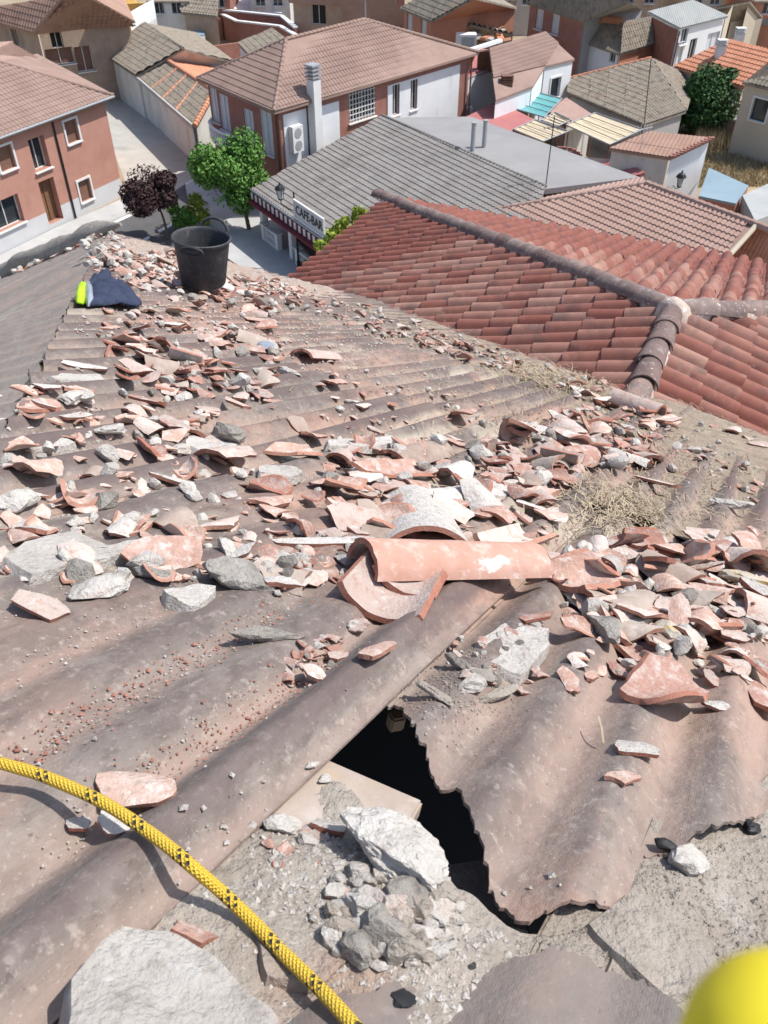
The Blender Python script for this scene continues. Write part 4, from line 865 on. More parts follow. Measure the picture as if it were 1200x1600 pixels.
# rows of sheets down the slope, columns along it: every sheet laps over the next one down
rows = [0, 1.95, 3.75, 5.55, 7.35, EAVE+.3]
cols = []
v = V_EDGE
while v < EAVE*CD + .5*D0: cols.append(v); v += 6*PITCHW
rgs = random.Random(3)
def valley(v): return interp(v, VAL) + .25
def add_sheet(v0, v1, ra, rb, lo=None, lift=.0, per=11, du=.06):
    nvv = max(2, int((v1-v0)/PITCHW*per)); vs = [v0 + (v1-v0)*k/nvv for k in range(nvv+1)]
    j = rgs.uniform(-.04, .04); ex = rgs.random()*50
    ulo = lambda v: (max(ra - .12, (lo or (lambda q: hipu(q) + .05*noise.noise(Vector((q*9, 1, 1))) + .03*noise.noise(Vector((q*31, 2, 1)))))(v)))
    uhi = lambda v: max(ulo(v)+.002, min(rb + j + .006*noise.noise(Vector((v*30, ex, 0))), valley(v)))
    span = max(uhi(v)-ulo(v) for v in vs)
    if span < .15: return
    nu = max(4, int(span/du))
    off = lambda u, v: lift + .016*max(0, min(1, (u-ra)/(max(.3, rb-ra)))) - .005 + .004*noise.noise(Vector((u*1.3, v*1.3, ex)))
    link('corrugated_sheet', sheet_mesh('corrugated_sheet', vs, ulo, uhi, nu, off, wave), Mt['sheet'], church, RM)
for ci, v0 in enumerate(cols):
    v1 = v0 + 6*PITCHW + (PITCHW*.5 if ci < len(cols)-1 else 0)
    for k in range(len(rows)-1):
        if rows[k+1] < hipu(v0): continue
        add_sheet(v0 - .0, v1, rows[k], rows[k+1], lift=.004*(ci % 2), du=.05 if rows[k] < 3 else .09)
# right of the hole: torn sheets
def torn_lo(v): return torn_u(v)
def wave_torn(u, v): return wave(u, v)
for v0, v1 in ((torn[0][0], torn[0][0]+5*PITCHW), ):
    pass
vR = -1.25
for (v0, v1, ra, rb, lo) in ((vR, V_EDGE+.05, 0, 2.3, torn_lo), (vR, -.35, 2.3, 4.2, None), (-.4, V_EDGE+.05, 2.3, 4.2, None), (vR, V_EDGE+.05, 4.2, 7.4, None)):
    add_sheet(v0, v1, ra, rb, lo or (lambda v: -99), -.018 if lo else -.012, 44 if lo else 11, .03 if lo else .07)
# torn sheet fragment at the very front
bt = sorted([ruv(x, y)[::-1] for x, y in ((430, 1600), (500, 1545), (590, 1548), (600, 1535), (700, 1520), (760, 1505), (840, 1480), (930, 1485), (1010, 1520), (1085, 1590), (1150, 1700))])
def frag_hi(v): return interp(v, bt) + .014*noise.noise(Vector((v*40, 7, 2))) + .01*noise.noise(Vector((v*120, 7, 2)))
nv_ = 200; vs = [bt[0][0] + (bt[-1][0]-bt[0][0])*k/nv_ for k in range(nv_+1)]
link('corrugated_sheet', sheet_mesh('corrugated_sheet', vs, lambda v: -.1, frag_hi, 24, lambda u, v: -.012, lambda u, v: wave(u, v)*.55), Mt['sheet_dark'], church, RM)['label'] = 'torn dark sheet scrap at the bottom edge'

# mortar bed round the hole (with the hole left open)
hole = sorted([ruv(x, y)[::-1] for x, y in ((470, 1222), (540, 1185), (600, 1290), (690, 1352), (745, 1385), (800, 1425), (850, 1435))])
def bed_u(v):
    if v < hole[0][0]: return interp(v, torn) + .12
    return interp(v, hole) + .012*noise.noise(Vector((v*30, 9, 2)))
HEAP = ruv(612, 1400)
def bed_w(u, v):
    return -.03 + .034*math.exp(-((u-HEAP[0])**2 + (v-HEAP[1])**2)/.012) + .012*noise.noise(Vector((u*4, v*4, 8))) + .010*noise.noise(Vector((u*13, v*13, 2))) + .006*abs(noise.noise(Vector((u*34, v*34, 4)))) + .003*noise.noise(Vector((u*80, v*80, 4)))
nv_ = 170; vs = [-1.1 + (V_EDGE+.05+1.1)*k/nv_ for k in range(nv_+1)]
link('mortar_bed', sheet_mesh('mortar_bed', vs, lambda v: -.25, bed_u, 130, lambda u, v: 0, bed_w, .07), Mt['mortar'], church, RM)
# flat clay board beside the hole, and a roof timber inside it
def quadprism(name, px, w, th, m, parent, label=None):
    p = [Vector((*ruv(x, y, w), w)) for x, y in px]; mb = MB(); mb.prism([q - Vector((0, 0, th)) for q in p], (0, 0, th)); me = mb.mesh(name)
    bm = bmesh.new(); bm.from_mesh(me); bmesh.ops.recalc_face_normals(bm, faces=bm.faces); bmesh.ops.bevel(bm, geom=bm.edges[:], offset=.004, segments=2, affect='EDGES'); bm.to_mesh(me); bm.free()
    o = link(name, me, m, parent, RM); 
    if label: o['label'] = label
    return o
Mt['board'] = mat('clay_board', (.33, .265, .22, 1), (.41, .345, .3, 1), 6, .95, [((.4, .32, .18, 1), 4, .6, .7, .4), ((.5, .46, .43, 1), 15, .56, .7, .5)], bump=.5, bscale=80, bdist=.003)
quadprism('clay_board', [(400, 1275), (500, 1180), (662, 1250), (640, 1288), (560, 1345), (430, 1345)], -.026, .03, Mt['board'], church, 'flat pale clay board beside the black hole')
quadprism('roof_timber', [(606, 1112), (626, 1100), (636, 1122), (614, 1126)], -.09, .03, mat('old_timber', (.3, .22, .15, 1), (.38, .3, .22, 1), 9, .9, stretch=(.2, 1, 1)), church, 'end of a pale timber inside the hole')
quadprism('slab_edge', [(690, 1350), (790, 1335), (830, 1460), (720, 1430)], -.16, .1, Mt['mortar_grey'], church)
# broken pale mortar slab at the bottom left
def lumpy_slab(name, px, w, th, m, seed, lab, cat=None, parent=None):
    p = [Vector((*ruv(x, y, w), w)) for x, y in px]; c = sum(p, Vector())/len(p); mb = MB(); n = len(p); rings = [1, .96, .8, .55, .28]; dense = []
    for i in range(n):
        for k in range(5): dense.append(p[i].lerp(p[(i+1) % n], k/5))
    nn = len(dense); V = []
    for j, r_ in enumerate([1.03, 1.0] + rings[1:]):
        for q in dense:
            x = c + (q-c)*r_; x += Vector((noise.noise(x*17+Vector((seed, 0, 0))), noise.noise(x*17+Vector((0, seed, 0))), 0))*.012
            z = w + (-th if j == 0 else (-.012 if j == 1 else 0)) + .014*noise.noise(x*7+Vector((0, 0, seed))) + .006*noise.noise(x*30)
            V.append((x.x, x.y, z))
    mb.v = V + [(c.x, c.y, w)]
    for j in range(5):
        for i in range(nn): l = (i+1) % nn; mb.f.append((j*nn+i, j*nn+l, (j+1)*nn+l, (j+1)*nn+i)); mb.m.append(0)
    for i in range(nn): mb.f.append((5*nn+i, 5*nn+(i+1) % nn, 6*nn)); mb.m.append(0)
    me = mb.mesh(name, 40); recalc(me); o = link(name, me, m, parent, RM)
    if cat: tag(o, lab, cat)
    return o
lumpy_slab('mortar_slab', [(95, 1620), (110, 1535), (190, 1450), (260, 1452), (330, 1490), (390, 1530), (450, 1590), (440, 1640)], .03, .06, Mt['mortar_white'], 2, 'large pale mortar slab at the bottom left corner', 'mortar slab')
lumpy_slab('mortar_slab', [(390, 1460), (470, 1400), (520, 1440), (545, 1500), (480, 1545), (420, 1530)], -.014, .03, Mt['mortar'], 5, 'cracked pale mortar slab under the lower end of the rope', 'mortar slab')
lumpy_slab('mortar_slab', [(980, 1390), (1100, 1440), (1130, 1520), (1040, 1560), (960, 1490), (920, 1440)], -.016, .03, Mt['mortar'], 9, 'flat tan mortar slab left of the yellow blur', 'mortar slab')

# far slope of the hip, left
HX = RM @ Vector((0, .5*D0, 0))
EU = Vector((math.sin(AZ), math.cos(AZ), 0)); AL = Vector((-math.cos(AZ)*CD, math.sin(AZ)*CD, -math.sin(DEP))); NL = EU.cross(AL) if EU.cross(AL).z > 0 else AL.cross(EU)
LM = Matrix((EU, AL, NL)).transposed().to_4x4(); LM.translation = HX
def luv(x, y, w=0):
    p = on_plane(x, y, HX + NL*w, NL); return LM.inverted() @ p
lE = 16.5; QV = EAVE*CD                                        # the slope runs on to the left; its far side ends at a mortared verge
for q0, q1 in ((-2.6, 1.3), (1.2, 4.0), (3.9, 6.6), (6.5, EAVE*CD)):
    for s0, s1 in ((0, 1.9), (1.8, 3.7), (3.6, 5.5), (5.4, 7.4), (7.3, 9.2), (9.1, 11), (10.9, 12.8), (12.7, 14.6), (14.5, 16.4)):
        if s0 > lE or s1 < q0/CD: continue
        qe = min(q1, s1*CD, lE*CD)
        nq = max(3, int((qe-q0)/PITCHW*7)); qs = [q0 + (qe-q0)*k/nq for k in range(nq+1)]
        lo = lambda q: max(s0, q/CD + .02*noise.noise(Vector((q*20, 3, 3)))); hi = lambda q: max(min(s1+.1, lE), lo(q)+.001)
        V = []; F = []; nu = 14
        for th in (0, .006):
            for q in qs:
                for k in range(nu+1):
                    s = lo(q) + (hi(q)-lo(q))*k/nu; V.append((q, s, .010*math.cos(q/PITCHW*2*math.pi) + .01*noise.noise(Vector((q, s, 2))) + .01*(s-s0)/1.9 - th))
        n = nu+1; N_ = len(qs)*n
        for i in range(len(qs)-1):
            for k in range(nu):
                f = (i*n+k, i*n+k+1, (i+1)*n+k+1, (i+1)*n+k); F += [f, tuple(N_+x for x in f[::-1])]
        me = bpy.data.meshes.new('corrugated_sheet'); me.from_pydata(V, [], F); recalc(me); me.polygons.foreach_set('use_smooth', [True]*len(F)); link('corrugated_sheet', me, Mt['sheet_lit_copy'], church, LM)
# mortar capping along the far eave of the left slope
pts = [LM @ Vector((QV + .02 + .03*math.sin(k*.7), QV/CD - .3 + .14*k, .07 + .03*math.sin(k*.5))) for k in range(60)]
mb = MB(); mb.tube(pts, [(.15 + .05*noise.noise(p*2.3))*min(1, .15 + i_*.22) for i_, p in enumerate(pts)], 12); me = mb.mesh('mortar_capping', 60)
for vv in me.vertices: vv.co += Vector((noise.noise(vv.co*5), noise.noise(vv.co*5+Vector((9, 0, 0))), noise.noise(vv.co*5+Vector((0, 9, 0)))))*.035
link('mortar_capping', me, Mt['mortar_grey'], church)
# walls under the eaves
zE = (RM @ Vector((EAVE, 0, 0))).z
cA = RM @ Vector((EAVE-.3, EAVE*CD+.3, -.2)); cB = RM @ Vector((EAVE-.3, 3.2, -.2)); cL = LM @ Vector((QV, lE, -.2))
for p, q in ((cA, cB), (cA, cL)):
    mb = MB(); mb.quad(Vector((p.x, p.y, 0)), Vector((q.x, q.y, 0)), Vector((q.x, q.y, q.z)), Vector((p.x, p.y, p.z))); mb.build('wall', Mt['stone'], church)
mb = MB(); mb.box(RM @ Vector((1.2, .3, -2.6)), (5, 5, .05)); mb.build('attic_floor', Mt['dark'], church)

# ------------------------------------------------------------------ red tiled wing
CA = AZ - R(4); WC = Vector((math.sin(CA), math.cos(CA), 0)); WS = R(17)
WA = Vector((math.cos(CA)*math.cos(WS), -math.sin(CA)*math.cos(WS), math.sin(WS))); WN = WC.cross(WA) if WC.cross(WA).z > 0 else WA.cross(WC)
W0 = RM @ Vector((*ruv(820, 555), 0))
onA = lambda x, y: on_plane(x, y, W0, WN)
apex = onA(1050, 492); rid = onA(992, 612); rid = apex + WC*((rid-apex).dot(WC)); eaveA = onA(600, 314)
cornerA = onA(468, 446)
wing = thing('red_tiled_wing', Vector((*apex.xy, 0)), 'lower wing with red barrel tile hip roof beside the stripped roof', 'roof')
AS = -WA                                                        # fall line of the left face
EV = eaveA.z
LA = (apex.z - EV)/math.sin(WS)
hip_dir = eaveA - apex
BF = WC                                                          # end face falls along the ridge direction
runB = hip_dir.dot(WC); SB = math.atan2(apex.z-EV, runB); BA = Vector((WC.x*math.cos(SB), WC.y*math.cos(SB), -math.sin(SB)))
BC = Vector((math.cos(CA), -math.sin(CA), 0)); BN = BC.cross(BA) if BC.cross(BA).z > 0 else BA.cross(BC)
CF = Vector((BC.x*math.cos(WS), BC.y*math.cos(WS), -math.sin(WS))); CN = WC.cross(CF) if WC.cross(CF).z > 0 else CF.cross(WC)
PW, EXPO, TL = .205, .335, .41
def tile_piece(length, seed, cut=0):
    """S-shaped barrel tile: local x across, y down the fall, z up"""
    prof = [(-.5, .000), (-.40, .004), (-.34, .022), (-.26, .052), (-.12, .072), (.02, .076), (.16, .066), (.28, .040), (.36, .012), (.5, .004)]
    V = []; F = []; n = len(prof); th = .013
    for s in (0, 1):
        for e, y in ((0, 0), (1, length)):
            for x, z in prof:
                k = 1.0 - .06*(1-e); V.append((x*PW*1.02, y, z*k + .016*e*(y/TL) - s*th))
    for s in (0, 1):
        for j in range(n-1):
            f = (s*2*n+j, s*2*n+j+1, s*2*n+n+j+1, s*2*n+n+j); F.append(f if s == 0 else f[::-1])
    for e in (0, 1):
        for j in range(n-1): F.append((e*n+j, e*n+j+1, 2*n+e*n+j+1, 2*n+e*n+j))
    me = bpy.data.meshes.new('roof_tile'); me.from_pydata(V, [], F); recalc(me); me.polygons.foreach_set('use_smooth', [True]*len(F)); me.set_sharp_from_angle(angle=R(40)); me.materials.append(Mt['red_tile']); return me
tile_me = tile_piece(TL, 0)
placed = []
rgt = random.Random(9)
def lay(o, cd, fd, nd, ncol0, ncol1, smax, inside, swap=1):
    for i in range(ncol0, ncol1):
        js = .0
        for k in range(-1, int(smax/EXPO)+2):
            p = o + cd*(i*PW*swap) + fd*(k*EXPO + js); mid = p + fd*(TL*.5)
            if not inside(mid): continue
            m = Matrix((cd, fd, nd)).transposed().to_4x4() @ Matrix.Rotation(rgt.gauss(0, .022), 4, 'Z') @ Matrix.Rotation(rgt.gauss(0, .012), 4, 'X') @ Matrix.Rotation(rgt.gauss(0, .03), 4, 'Y')
            m.translation = p + nd*(.01 + rgt.gauss(0, .002)) + fd*rgt.gauss(0, .014); placed.append((mid, m))
def visible(p):
    q = p - CAM; d = q.y*CP - q.z*SP; x = 600 + FPX*q.x/d; y = 800 - FPX*(q.y*SP + q.z*CP)/d; return -60 < x < 1270 and 200 < y < 1700
def above_main(p): return (RMI @ p).z > -.12 or (RMI @ p).x > valley((RMI @ p).y) - .15
eaveS = LA
hipAB = lambda p: ((p-apex).dot(WC)) < ((-(p-apex)).dot(BC))*(hip_dir.dot(WC)/max(.01, -hip_dir.dot(BC))) if (p-apex).dot(WC) > 0 else True
lay(apex, WC, AS, WN, int(-6/PW), int(12/PW), LA+.2, lambda p: (p-apex).dot(AS) < LA-.22 and (p-apex).dot(AS) > .12 and hipAB(p) and above_main(p) and visible(p))
cut1 = len(placed)
hr = hip_dir.dot(WC)/max(.01, -hip_dir.dot(BC))
lay(apex, -WC, CF, CN, int(-8/PW), int(6/PW), 5, lambda p: (p-apex).dot(CF) > .12 and ((p-apex).dot(WC) < (p-apex).dot(BC)*hr) and above_main(p) and visible(p))
cut2 = len(placed)
lay(apex, -BC, BA, BN, int(-7/PW), int(7/PW), runB/math.cos(SB)+.2, lambda p: (p-apex).dot(WC) > abs((p-apex).dot(BC))*hr + .1 and (p-apex).dot(WC) < runB+.1 and visible(p))
placed.sort(key=lambda t: (t[0]-CAM).length)
for k, (mid, m) in enumerate(placed[:300]): 
    o = bpy.data.objects.new('roof_tile', tile_me); COL.objects.link(o); o.matrix_world = m; adopt(o, wing)
rest = MB(); tv = [v.co.copy() for v in tile_me.vertices]; tf = [tuple(p.vertices) for p in tile_me.polygons]
for mid, m in placed[300:]:
    i = len(rest.v); rest.v += [tuple(m @ v) for v in tv]; rest.f += [tuple(i+x for x in f) for f in tf]; rest.m += [0]*len(tf)
if rest.v: o = rest.build('roof_tiles', Mt['red_tile'], wing, 40); o['kind'] = 'stuff'
print('TILES', cut1, cut2-cut1, len(placed)-cut2)
# decks under the tiles
ns = apex - WC*6
def deck(pts, m='dirt'):
    mb = MB(); mb.prism([p - Vector((0, 0, .12)) for p in pts], (0, 0, .11)); me = mb.mesh('roof_deck'); recalc(me); link('roof_deck', me, Mt[m], wing)
hipC = apex + (WC*runB + BC*(runB/hr)) + Vector((0, 0, EV-apex.z))
vA = [RM @ Vector((valley(v)-.3, v, 0)) for v in (1.2*D0, 4.3*D0, 6.3*D0)]
vA = [p - WN*((p-W0).dot(WN)) for p in vA]
deck([apex, eaveA, vA[2], vA[1], vA[0]])
deck([apex, hipC, eaveA]); deck([apex, apex+CF*5-WC*.0+WC*3, apex+CF*5-WC*2, apex-WC*1.6][:4])
# hip and ridge tiles
def half_tile(length, r0, r1, th=.014, n=9, arc=R(165)):
    V = []; F = []
    for s in (0, 1):
        for y, r_ in ((0, r0), (length, r1)):
            for k in range(n+1):
                a = -arc/2 + arc*k/n; V.append(((r_-s*th)*math.sin(a), y, (r_-s*th)*math.cos(a)))
    m_ = n+1
    for s in (0, 1):
        for k in range(n): f = (s*2*m_+k, s*2*m_+k+1, s*2*m_+m_+k+1, s*2*m_+m_+k); F.append(f if s == 0 else f[::-1])
    for e in (0, 1):
        for k in range(n): F.append((e*m_+k, e*m_+k+1, 2*m_+e*m_+k+1, 2*m_+e*m_+k))
    for k in (0, n): F.append((k, m_+k, 3*m_+k, 2*m_+k))
    me = bpy.data.meshes.new('ridge_tile'); me.from_pydata(V, [], F); recalc(me); me.polygons.foreach_set('use_smooth', [True]*len(F)); me.set_sharp_from_angle(angle=R(40)); return me
rt = half_tile(.42, .09, .122); rt.materials.append(Mt['ridge_tile'])
def cap_line(p, q, step=.33):
    d = (q-p).normalized(); L_ = (q-p).length; x = d.cross(Vector((0, 0, 1))).normalized(); z = x.cross(d); k = 0; s = 0
    mb = MB(); m0 = [p+d*t+z*(.0) for t in [i*.2 for i in range(int(L_/.2)+1)]]
    mb.tube(m0, [.112+.03*noise.noise(a*7) for a in m0], 9); o = mb.build('ridge_mortar', Mt['ridge_mortar'], wing, 60)
    while s < L_-.1:
        m = Matrix((x, d, z)).transposed().to_4x4() @ Matrix.Rotation(rgt.gauss(0, .02), 4, 'X') @ Matrix.Rotation(-.03, 4, 'X') @ Matrix.Rotation(rgt.gauss(0, .03), 4, 'Z'); m.translation = p + d*s + z*(.05+rgt.gauss(0, .004))
        o = bpy.data.objects.new('ridge_tile', rt); COL.objects.link(o); o.matrix_world = m; adopt(o, wing); s += step
cap_line(apex, eaveA + hip_dir*.0); cap_line(apex, rid - WC*.5); cap_line(apex, hipC)
# splash of white mortar over the apex
mb = MB(); mb.lathe(apex + Vector((0, 0, .03)), [(0.0, .13), (.07, .12), (.12, .07), (.16, -.03), (.19, -.12)], 22); me = mb.mesh('apex_mortar', 60)
for vv in me.vertices: vv.co += Vector((noise.noise(vv.co*9), noise.noise(vv.co*9+Vector((5, 0, 0))), noise.noise(vv.co*9+Vector((0, 5, 0)))))*.05
link('apex_mortar', me, Mt['ridge_mortar'], wing)
mb = MB()
for p, q in ((eaveA, cornerA), (eaveA, hipC)): mb.quad(Vector((*p.xy, 0)), Vector((*q.xy, 0)), Vector((*q.xy, EV-.15)), Vector((*p.xy, EV-.15)))
mb.build('wall', Mt['stone'], wing)

# ------------------------------------------------------------------ height of what lies on the roof
HC = ruv(300, 425)
def sstep(x, a, b):
    t = max(0, min(1, (x-a)/(b-a))); return t*t*(3-2*t)
def mound(u, v):
    """rubble banked up towards the far corner of the hip"""
    far_ = sstep(u, 4.6, 6.4)*sstep(v, 3.7, 5.2)
    return far_*(.065 + .03*noise.noise(Vector((u*1.7, v*1.7, 3))) + .05*math.exp(-((u-HC[0])**2 + (v-HC[1])**2)/1.3))
P1 = ruv(965, 800); P2 = ruv(860, 602)
def dirt_level(u, v):
    k = 1.12*sstep(valley(v) - .25 - u, 2.9, .9)*sstep(v, 5.4, 4.0)
    k = max(k, 1.0*math.exp(-((u-P1[0])**2/.35 + (v-P1[1])**2/.05)), 1.15*math.exp(-((u-P2[0])**2/.5 + (v-P2[1])**2/.12)))
    k = max(k, .8*sstep(u, 3.3, 4.3)*sstep(v, 1.0, .3))
    return -.035 + .048*k + .012*noise.noise(Vector((u*2.6, v*2.6, 6))) + .006*noise.noise(Vector((u*9, v*9, 6))) + .003*noise.noise(Vector((u*31, v*31, 6)))
def surf(u, v):
    if v < V_EDGE and u < interp(v, torn): return bed_w(u, v)
    if v < V_EDGE - .01: return max(wave(u, v) - (.014 if u < 2.3 else .008), dirt_level(u, v))
    return max(wave(u, v) + .006, dirt_level(u, v), mound(u, v) - .02)
def ruvs(x, y):
    w = .02
    for k in range(6): u, v = ruv(x, y, w); w = .5*w + .5*(surf(u, v) + .012)
    return (u, v)
def depth_of(u, v):
    q = (RM @ Vector((u, v, surf(u, v)))) - CAM; return q.y*CP - q.z*SP
def settle(me, loc, sink=.004):
    """drop a piece along the roof normal until it rests on what lies under it"""
    g = []
    for q in me.vertices:
        p = loc @ q.co; g.append(p.z - surf(p.x, p.y))
    g.sort(); return RM @ Matrix.Translation((0, 0, -g[min(len(g)-1, max(2, len(g)//25))] - sink)) @ loc
def hgrid(name, m, u0, u1, v0, v1, st, fn, keep, label):
    nu, nv = int((u1-u0)/st), int((v1-v0)/st); idx = {}; V = []; F = []
    for i in range(nu+1):
        for j in range(nv+1):
            u, v = u0+i*st, v0+j*st
            if keep(u, v): idx[i, j] = len(V); V.append((u, v, fn(u, v)))
    for (i, j) in list(idx):
        q = [(i, j), (i+1, j), (i+1, j+1), (i, j+1)]
        if all(x in idx for x in q): F.append(tuple(idx[x] for x in q))
    me = bpy.data.meshes.new(name); me.from_pydata(V, [], F); me.polygons.foreach_set('use_smooth', [True]*len(F))
    return tag(link(name, me, m, None, RM), label, 'dirt', kind='stuff')
hgrid('roof_dirt', Mt['dirt'], 3.0, 9.3, -1.2, 5.6, .035, dirt_level, lambda u, v: u < valley(v) and dirt_level(u, v) > -.04 and u > hipu(v)+.1, 'grey-brown dirt lying between the corrugations along the valley')
Mt['rubble'] = mat('fine_rubble', (.36, .28, .225, 1), (.46, .4, .345, 1), 14, 1, [((.46, .2, .13, 1), 22, .53, .64, .8), ((.66, .62, .57, 1), 26, .56, .66, .8), ((.2, .15, .12, 1), 40, .56, .66, .7)], bump=1, bscale=40, bdist=.03)
hgrid('rubble_mound', Mt['rubble'], 4.3, EAVE+.1, 2.3, EAVE*CD+.5*D0, .05, lambda u, v: mound(u, v) - .028 + .02*noise.noise(Vector((u*8, v*8, 1))) + .012*noise.noise(Vector((u*21, v*21, 1))) - .3*sstep(hipu(v)+.15-u, 0, .5), lambda u, v: u > hipu(v)-.25 and u < valley(v), 'fine pink and grey rubble banked up at the far corner of the roof')

# ------------------------------------------------------------------ shards and chunks
def shard_mesh(L_, W_, rad, th, jag, rg, thin=1):
    nc = rg.choice((4, 5, 5, 6, 7)) if jag > .1 else 4
    if jag > .1:
        ang = sorted((2*math.pi*(k + rg.uniform(-.33, .33))/nc + .4) for k in range(nc)); cor = []
        for a in ang:
            r_ = (abs(math.cos(a))**4 + abs(math.sin(a))**4)**(-.25)*(1 - jag*.7*rg.random()); cor.append((r_*math.cos(a), r_*math.sin(a)))
        mx = max(abs(c[0]) for c in cor); my = max(abs(c[1]) for c in cor); cor = [(c[0]/mx, c[1]/my) for c in cor]
    else: cor = [(1, 1), (-1, 1), (-1, -1), (1, -1)]
    per = max(3, round(22/nc)); out = []
    for i in range(nc):
        (x0, y0), (x1, y1) = cor[i], cor[(i+1) % nc]; bow = rg.uniform(-.07, .1)
        for k in range(per):
            t = k/per; b_ = bow*4*t*(1-t) + (rg.uniform(-.045, .045) if k else 0); ex, ey = x1-x0, y1-y0
            out.append(((x0+ex*t + ey*b_)*L_/2, (y0+ey*t - ex*b_)*W_/2))
    n = len(out)
    V = []; rings = (1, .72, .4)
    def m3(x, a, off):
        t = a/rad; return (x, (rad+off)*math.sin(t), (rad+off)*math.cos(t)-rad)
    for side, off in ((0, th/2), (1, -th/2)):
        for q, r_ in enumerate(rings):
            for (x, a) in out:
                w = rg.uniform(.9, 1.0) if (q == 0 and side == 1) else 1
                V.append(m3(x*r_*w, a*r_*w, off + (rg.uniform(-.12, .12)*th if q else 0)))
        V.append(m3(0, 0, off))
    F = []; M_ = []; S = len(rings)*n + 1
    for side in (0, 1):
        b = side*S
        for q in range(len(rings)-1):
            for k in range(n):
                l = (k+1) % n; f = (b+q*n+k, b+q*n+l, b+(q+1)*n+l, b+(q+1)*n+k); F.append(f if side == 0 else f[::-1]); M_.append(0 if side == 0 else 1)
        for k in range(n):
            l = (k+1) % n; f = (b+(len(rings)-1)*n+k, b+(len(rings)-1)*n+l, b+S-1); F.append(f if side == 0 else f[::-1]); M_.append(0 if side == 0 else 1)
    for k in range(n): l = (k+1) % n; F.append((k, S+k, S+l, l)); M_.append(2)
    me = bpy.data.meshes.new('tile_shard'); me.from_pydata(V, [], F); me.polygons.foreach_set('material_index', M_); me.polygons.foreach_set('use_smooth', [True]*len(F)); me.set_sharp_from_angle(angle=R(35)); return me
def rock_mesh(rg, sx, sy, sz, sub=2, cuts=7, rough=.22):
    bm = bmesh.new(); bmesh.ops.create_icosphere(bm, subdivisions=sub, radius=1)
    pl = []
    for k in range(cuts):
        d = Vector((rg.gauss(0, 1), rg.gauss(0, 1), rg.gauss(0, 1))).normalized(); pl.append((d, rg.uniform(.5, .85)))
    o = Vector((rg.random()*50, rg.random()*50, 0))
    for v in bm.verts:
        p = v.co.copy()
        for d, h in pl:
            e = p.dot(d)-h
            if e > 0: p -= d*e
        p *= 1 + rough*noise.noise(p*1.6+o) + rough*.7*noise.noise(p*4.0+o) + rough*.45*noise.noise(p*9+o) + rough*.3*noise.noise(p*19+o); v.co = Vector((p.x*sx, p.y*sy, p.z*sz))
    me = bpy.data.meshes.new('mortar_chunk'); bm.to_mesh(me); bm.free(); me.polygons.foreach_set('use_smooth', [True]*len(me.polygons)); me.set_sharp_from_angle(angle=R(24)); return me
EDGE = Mt['clay_edge']
MM = {'c': ('clay', 'clay'), 'p': ('clay_pale', 'clay'), 'w': ('clay_white', 'clay'), 'o': ('clay_old', 'clay'), 'W': ('mortar_white',)*2, 'g': ('mortar_grey',)*2, 'm': ('mortar',)*2, 'l': ('lichen',)*2, 'k': ('iron',)*2}
def local_frame(u, v, yaw, tx, ty, z):
    m = Matrix.Translation((u, v, z)) @ Matrix.Rotation(yaw, 4, 'Z') @ Matrix.Rotation(tx, 4, 'X') @ Matrix.Rotation(ty, 4, 'Y'); return RM @ m
rd = random.Random(17)
def put_shard(x0, y0, x1, y1, ratio, mk, curv, roll, label, lift=0, jag=.35, rad=None, group=None, th=None, pitch=None):
    a, b = ruvs(x0, y0), ruvs(x1, y1); L_ = math.hypot(b[0]-a[0], b[1]-a[1]); u, v = (a[0]+b[0])/2, (a[1]+b[1])/2; yaw = math.atan2(b[1]-a[1], b[0]-a[0])
    L_ = min(L_, 1.2*math.hypot(x1-x0, y1-y0)*depth_of(u, v)/FPX)
    W_ = max(.02, L_*ratio); rad = rad or max(.082, W_*.46); th = th or min(.0115, .045*L_+.0045)
    me = shard_mesh(L_, W_, rad, th, jag, rd)
    tx = R(roll)*.8 + (math.pi if curv < 0 else 0) + rd.gauss(0, .06); ty = (R(pitch) if pitch is not None else rd.gauss(0, .07))
    loc = Matrix.Translation((u, v, .05)) @ Matrix.Rotation(yaw, 4, 'Z') @ Matrix.Rotation(tx, 4, 'X') @ Matrix.Rotation(ty, 4, 'Y')
    o = link('tile_shard', me, [Mt[MM[mk][0]], Mt[MM[mk][1]], EDGE], None, Matrix.Translation(DN*lift) @ settle(me, loc)); tag(o, label, 'tile shard', group); return o
def put_rock(x0, y0, x1, y1, ratio, mk, label, lift=0, hz=.5, group=None, sub=3, name='mortar_chunk', cat='mortar chunk', sink=.35):
    a, b = ruvs(x0, y0), ruvs(x1, y1); L_ = math.hypot(b[0]-a[0], b[1]-a[1]); u, v = (a[0]+b[0])/2, (a[1]+b[1])/2; yaw = math.atan2(b[1]-a[1], b[0]-a[0])
    L_ = min(L_, 1.15*math.hypot(x1-x0, y1-y0)*depth_of(u, v)/FPX)*(.82 if y0 < 780 else .95)
    me = rock_mesh(rd, L_/2*1.15, L_/2*ratio*1.15, L_/2*ratio*hz*1.4, sub, rough=.13 if sub > 3 else .2)
    loc = Matrix.Translation((u, v, .1)) @ Matrix.Rotation(yaw, 4, 'Z') @ Matrix.Rotation(rd.gauss(0, .15), 4, 'X') @ Matrix.Rotation(rd.gauss(0, .1), 4, 'Y')
    o = link(name, me, Mt[MM[mk][0]], None, Matrix.Translation(DN*lift) @ settle(me, loc, min(.012, .10*L_*ratio))); tag(o, label, cat, group); return o
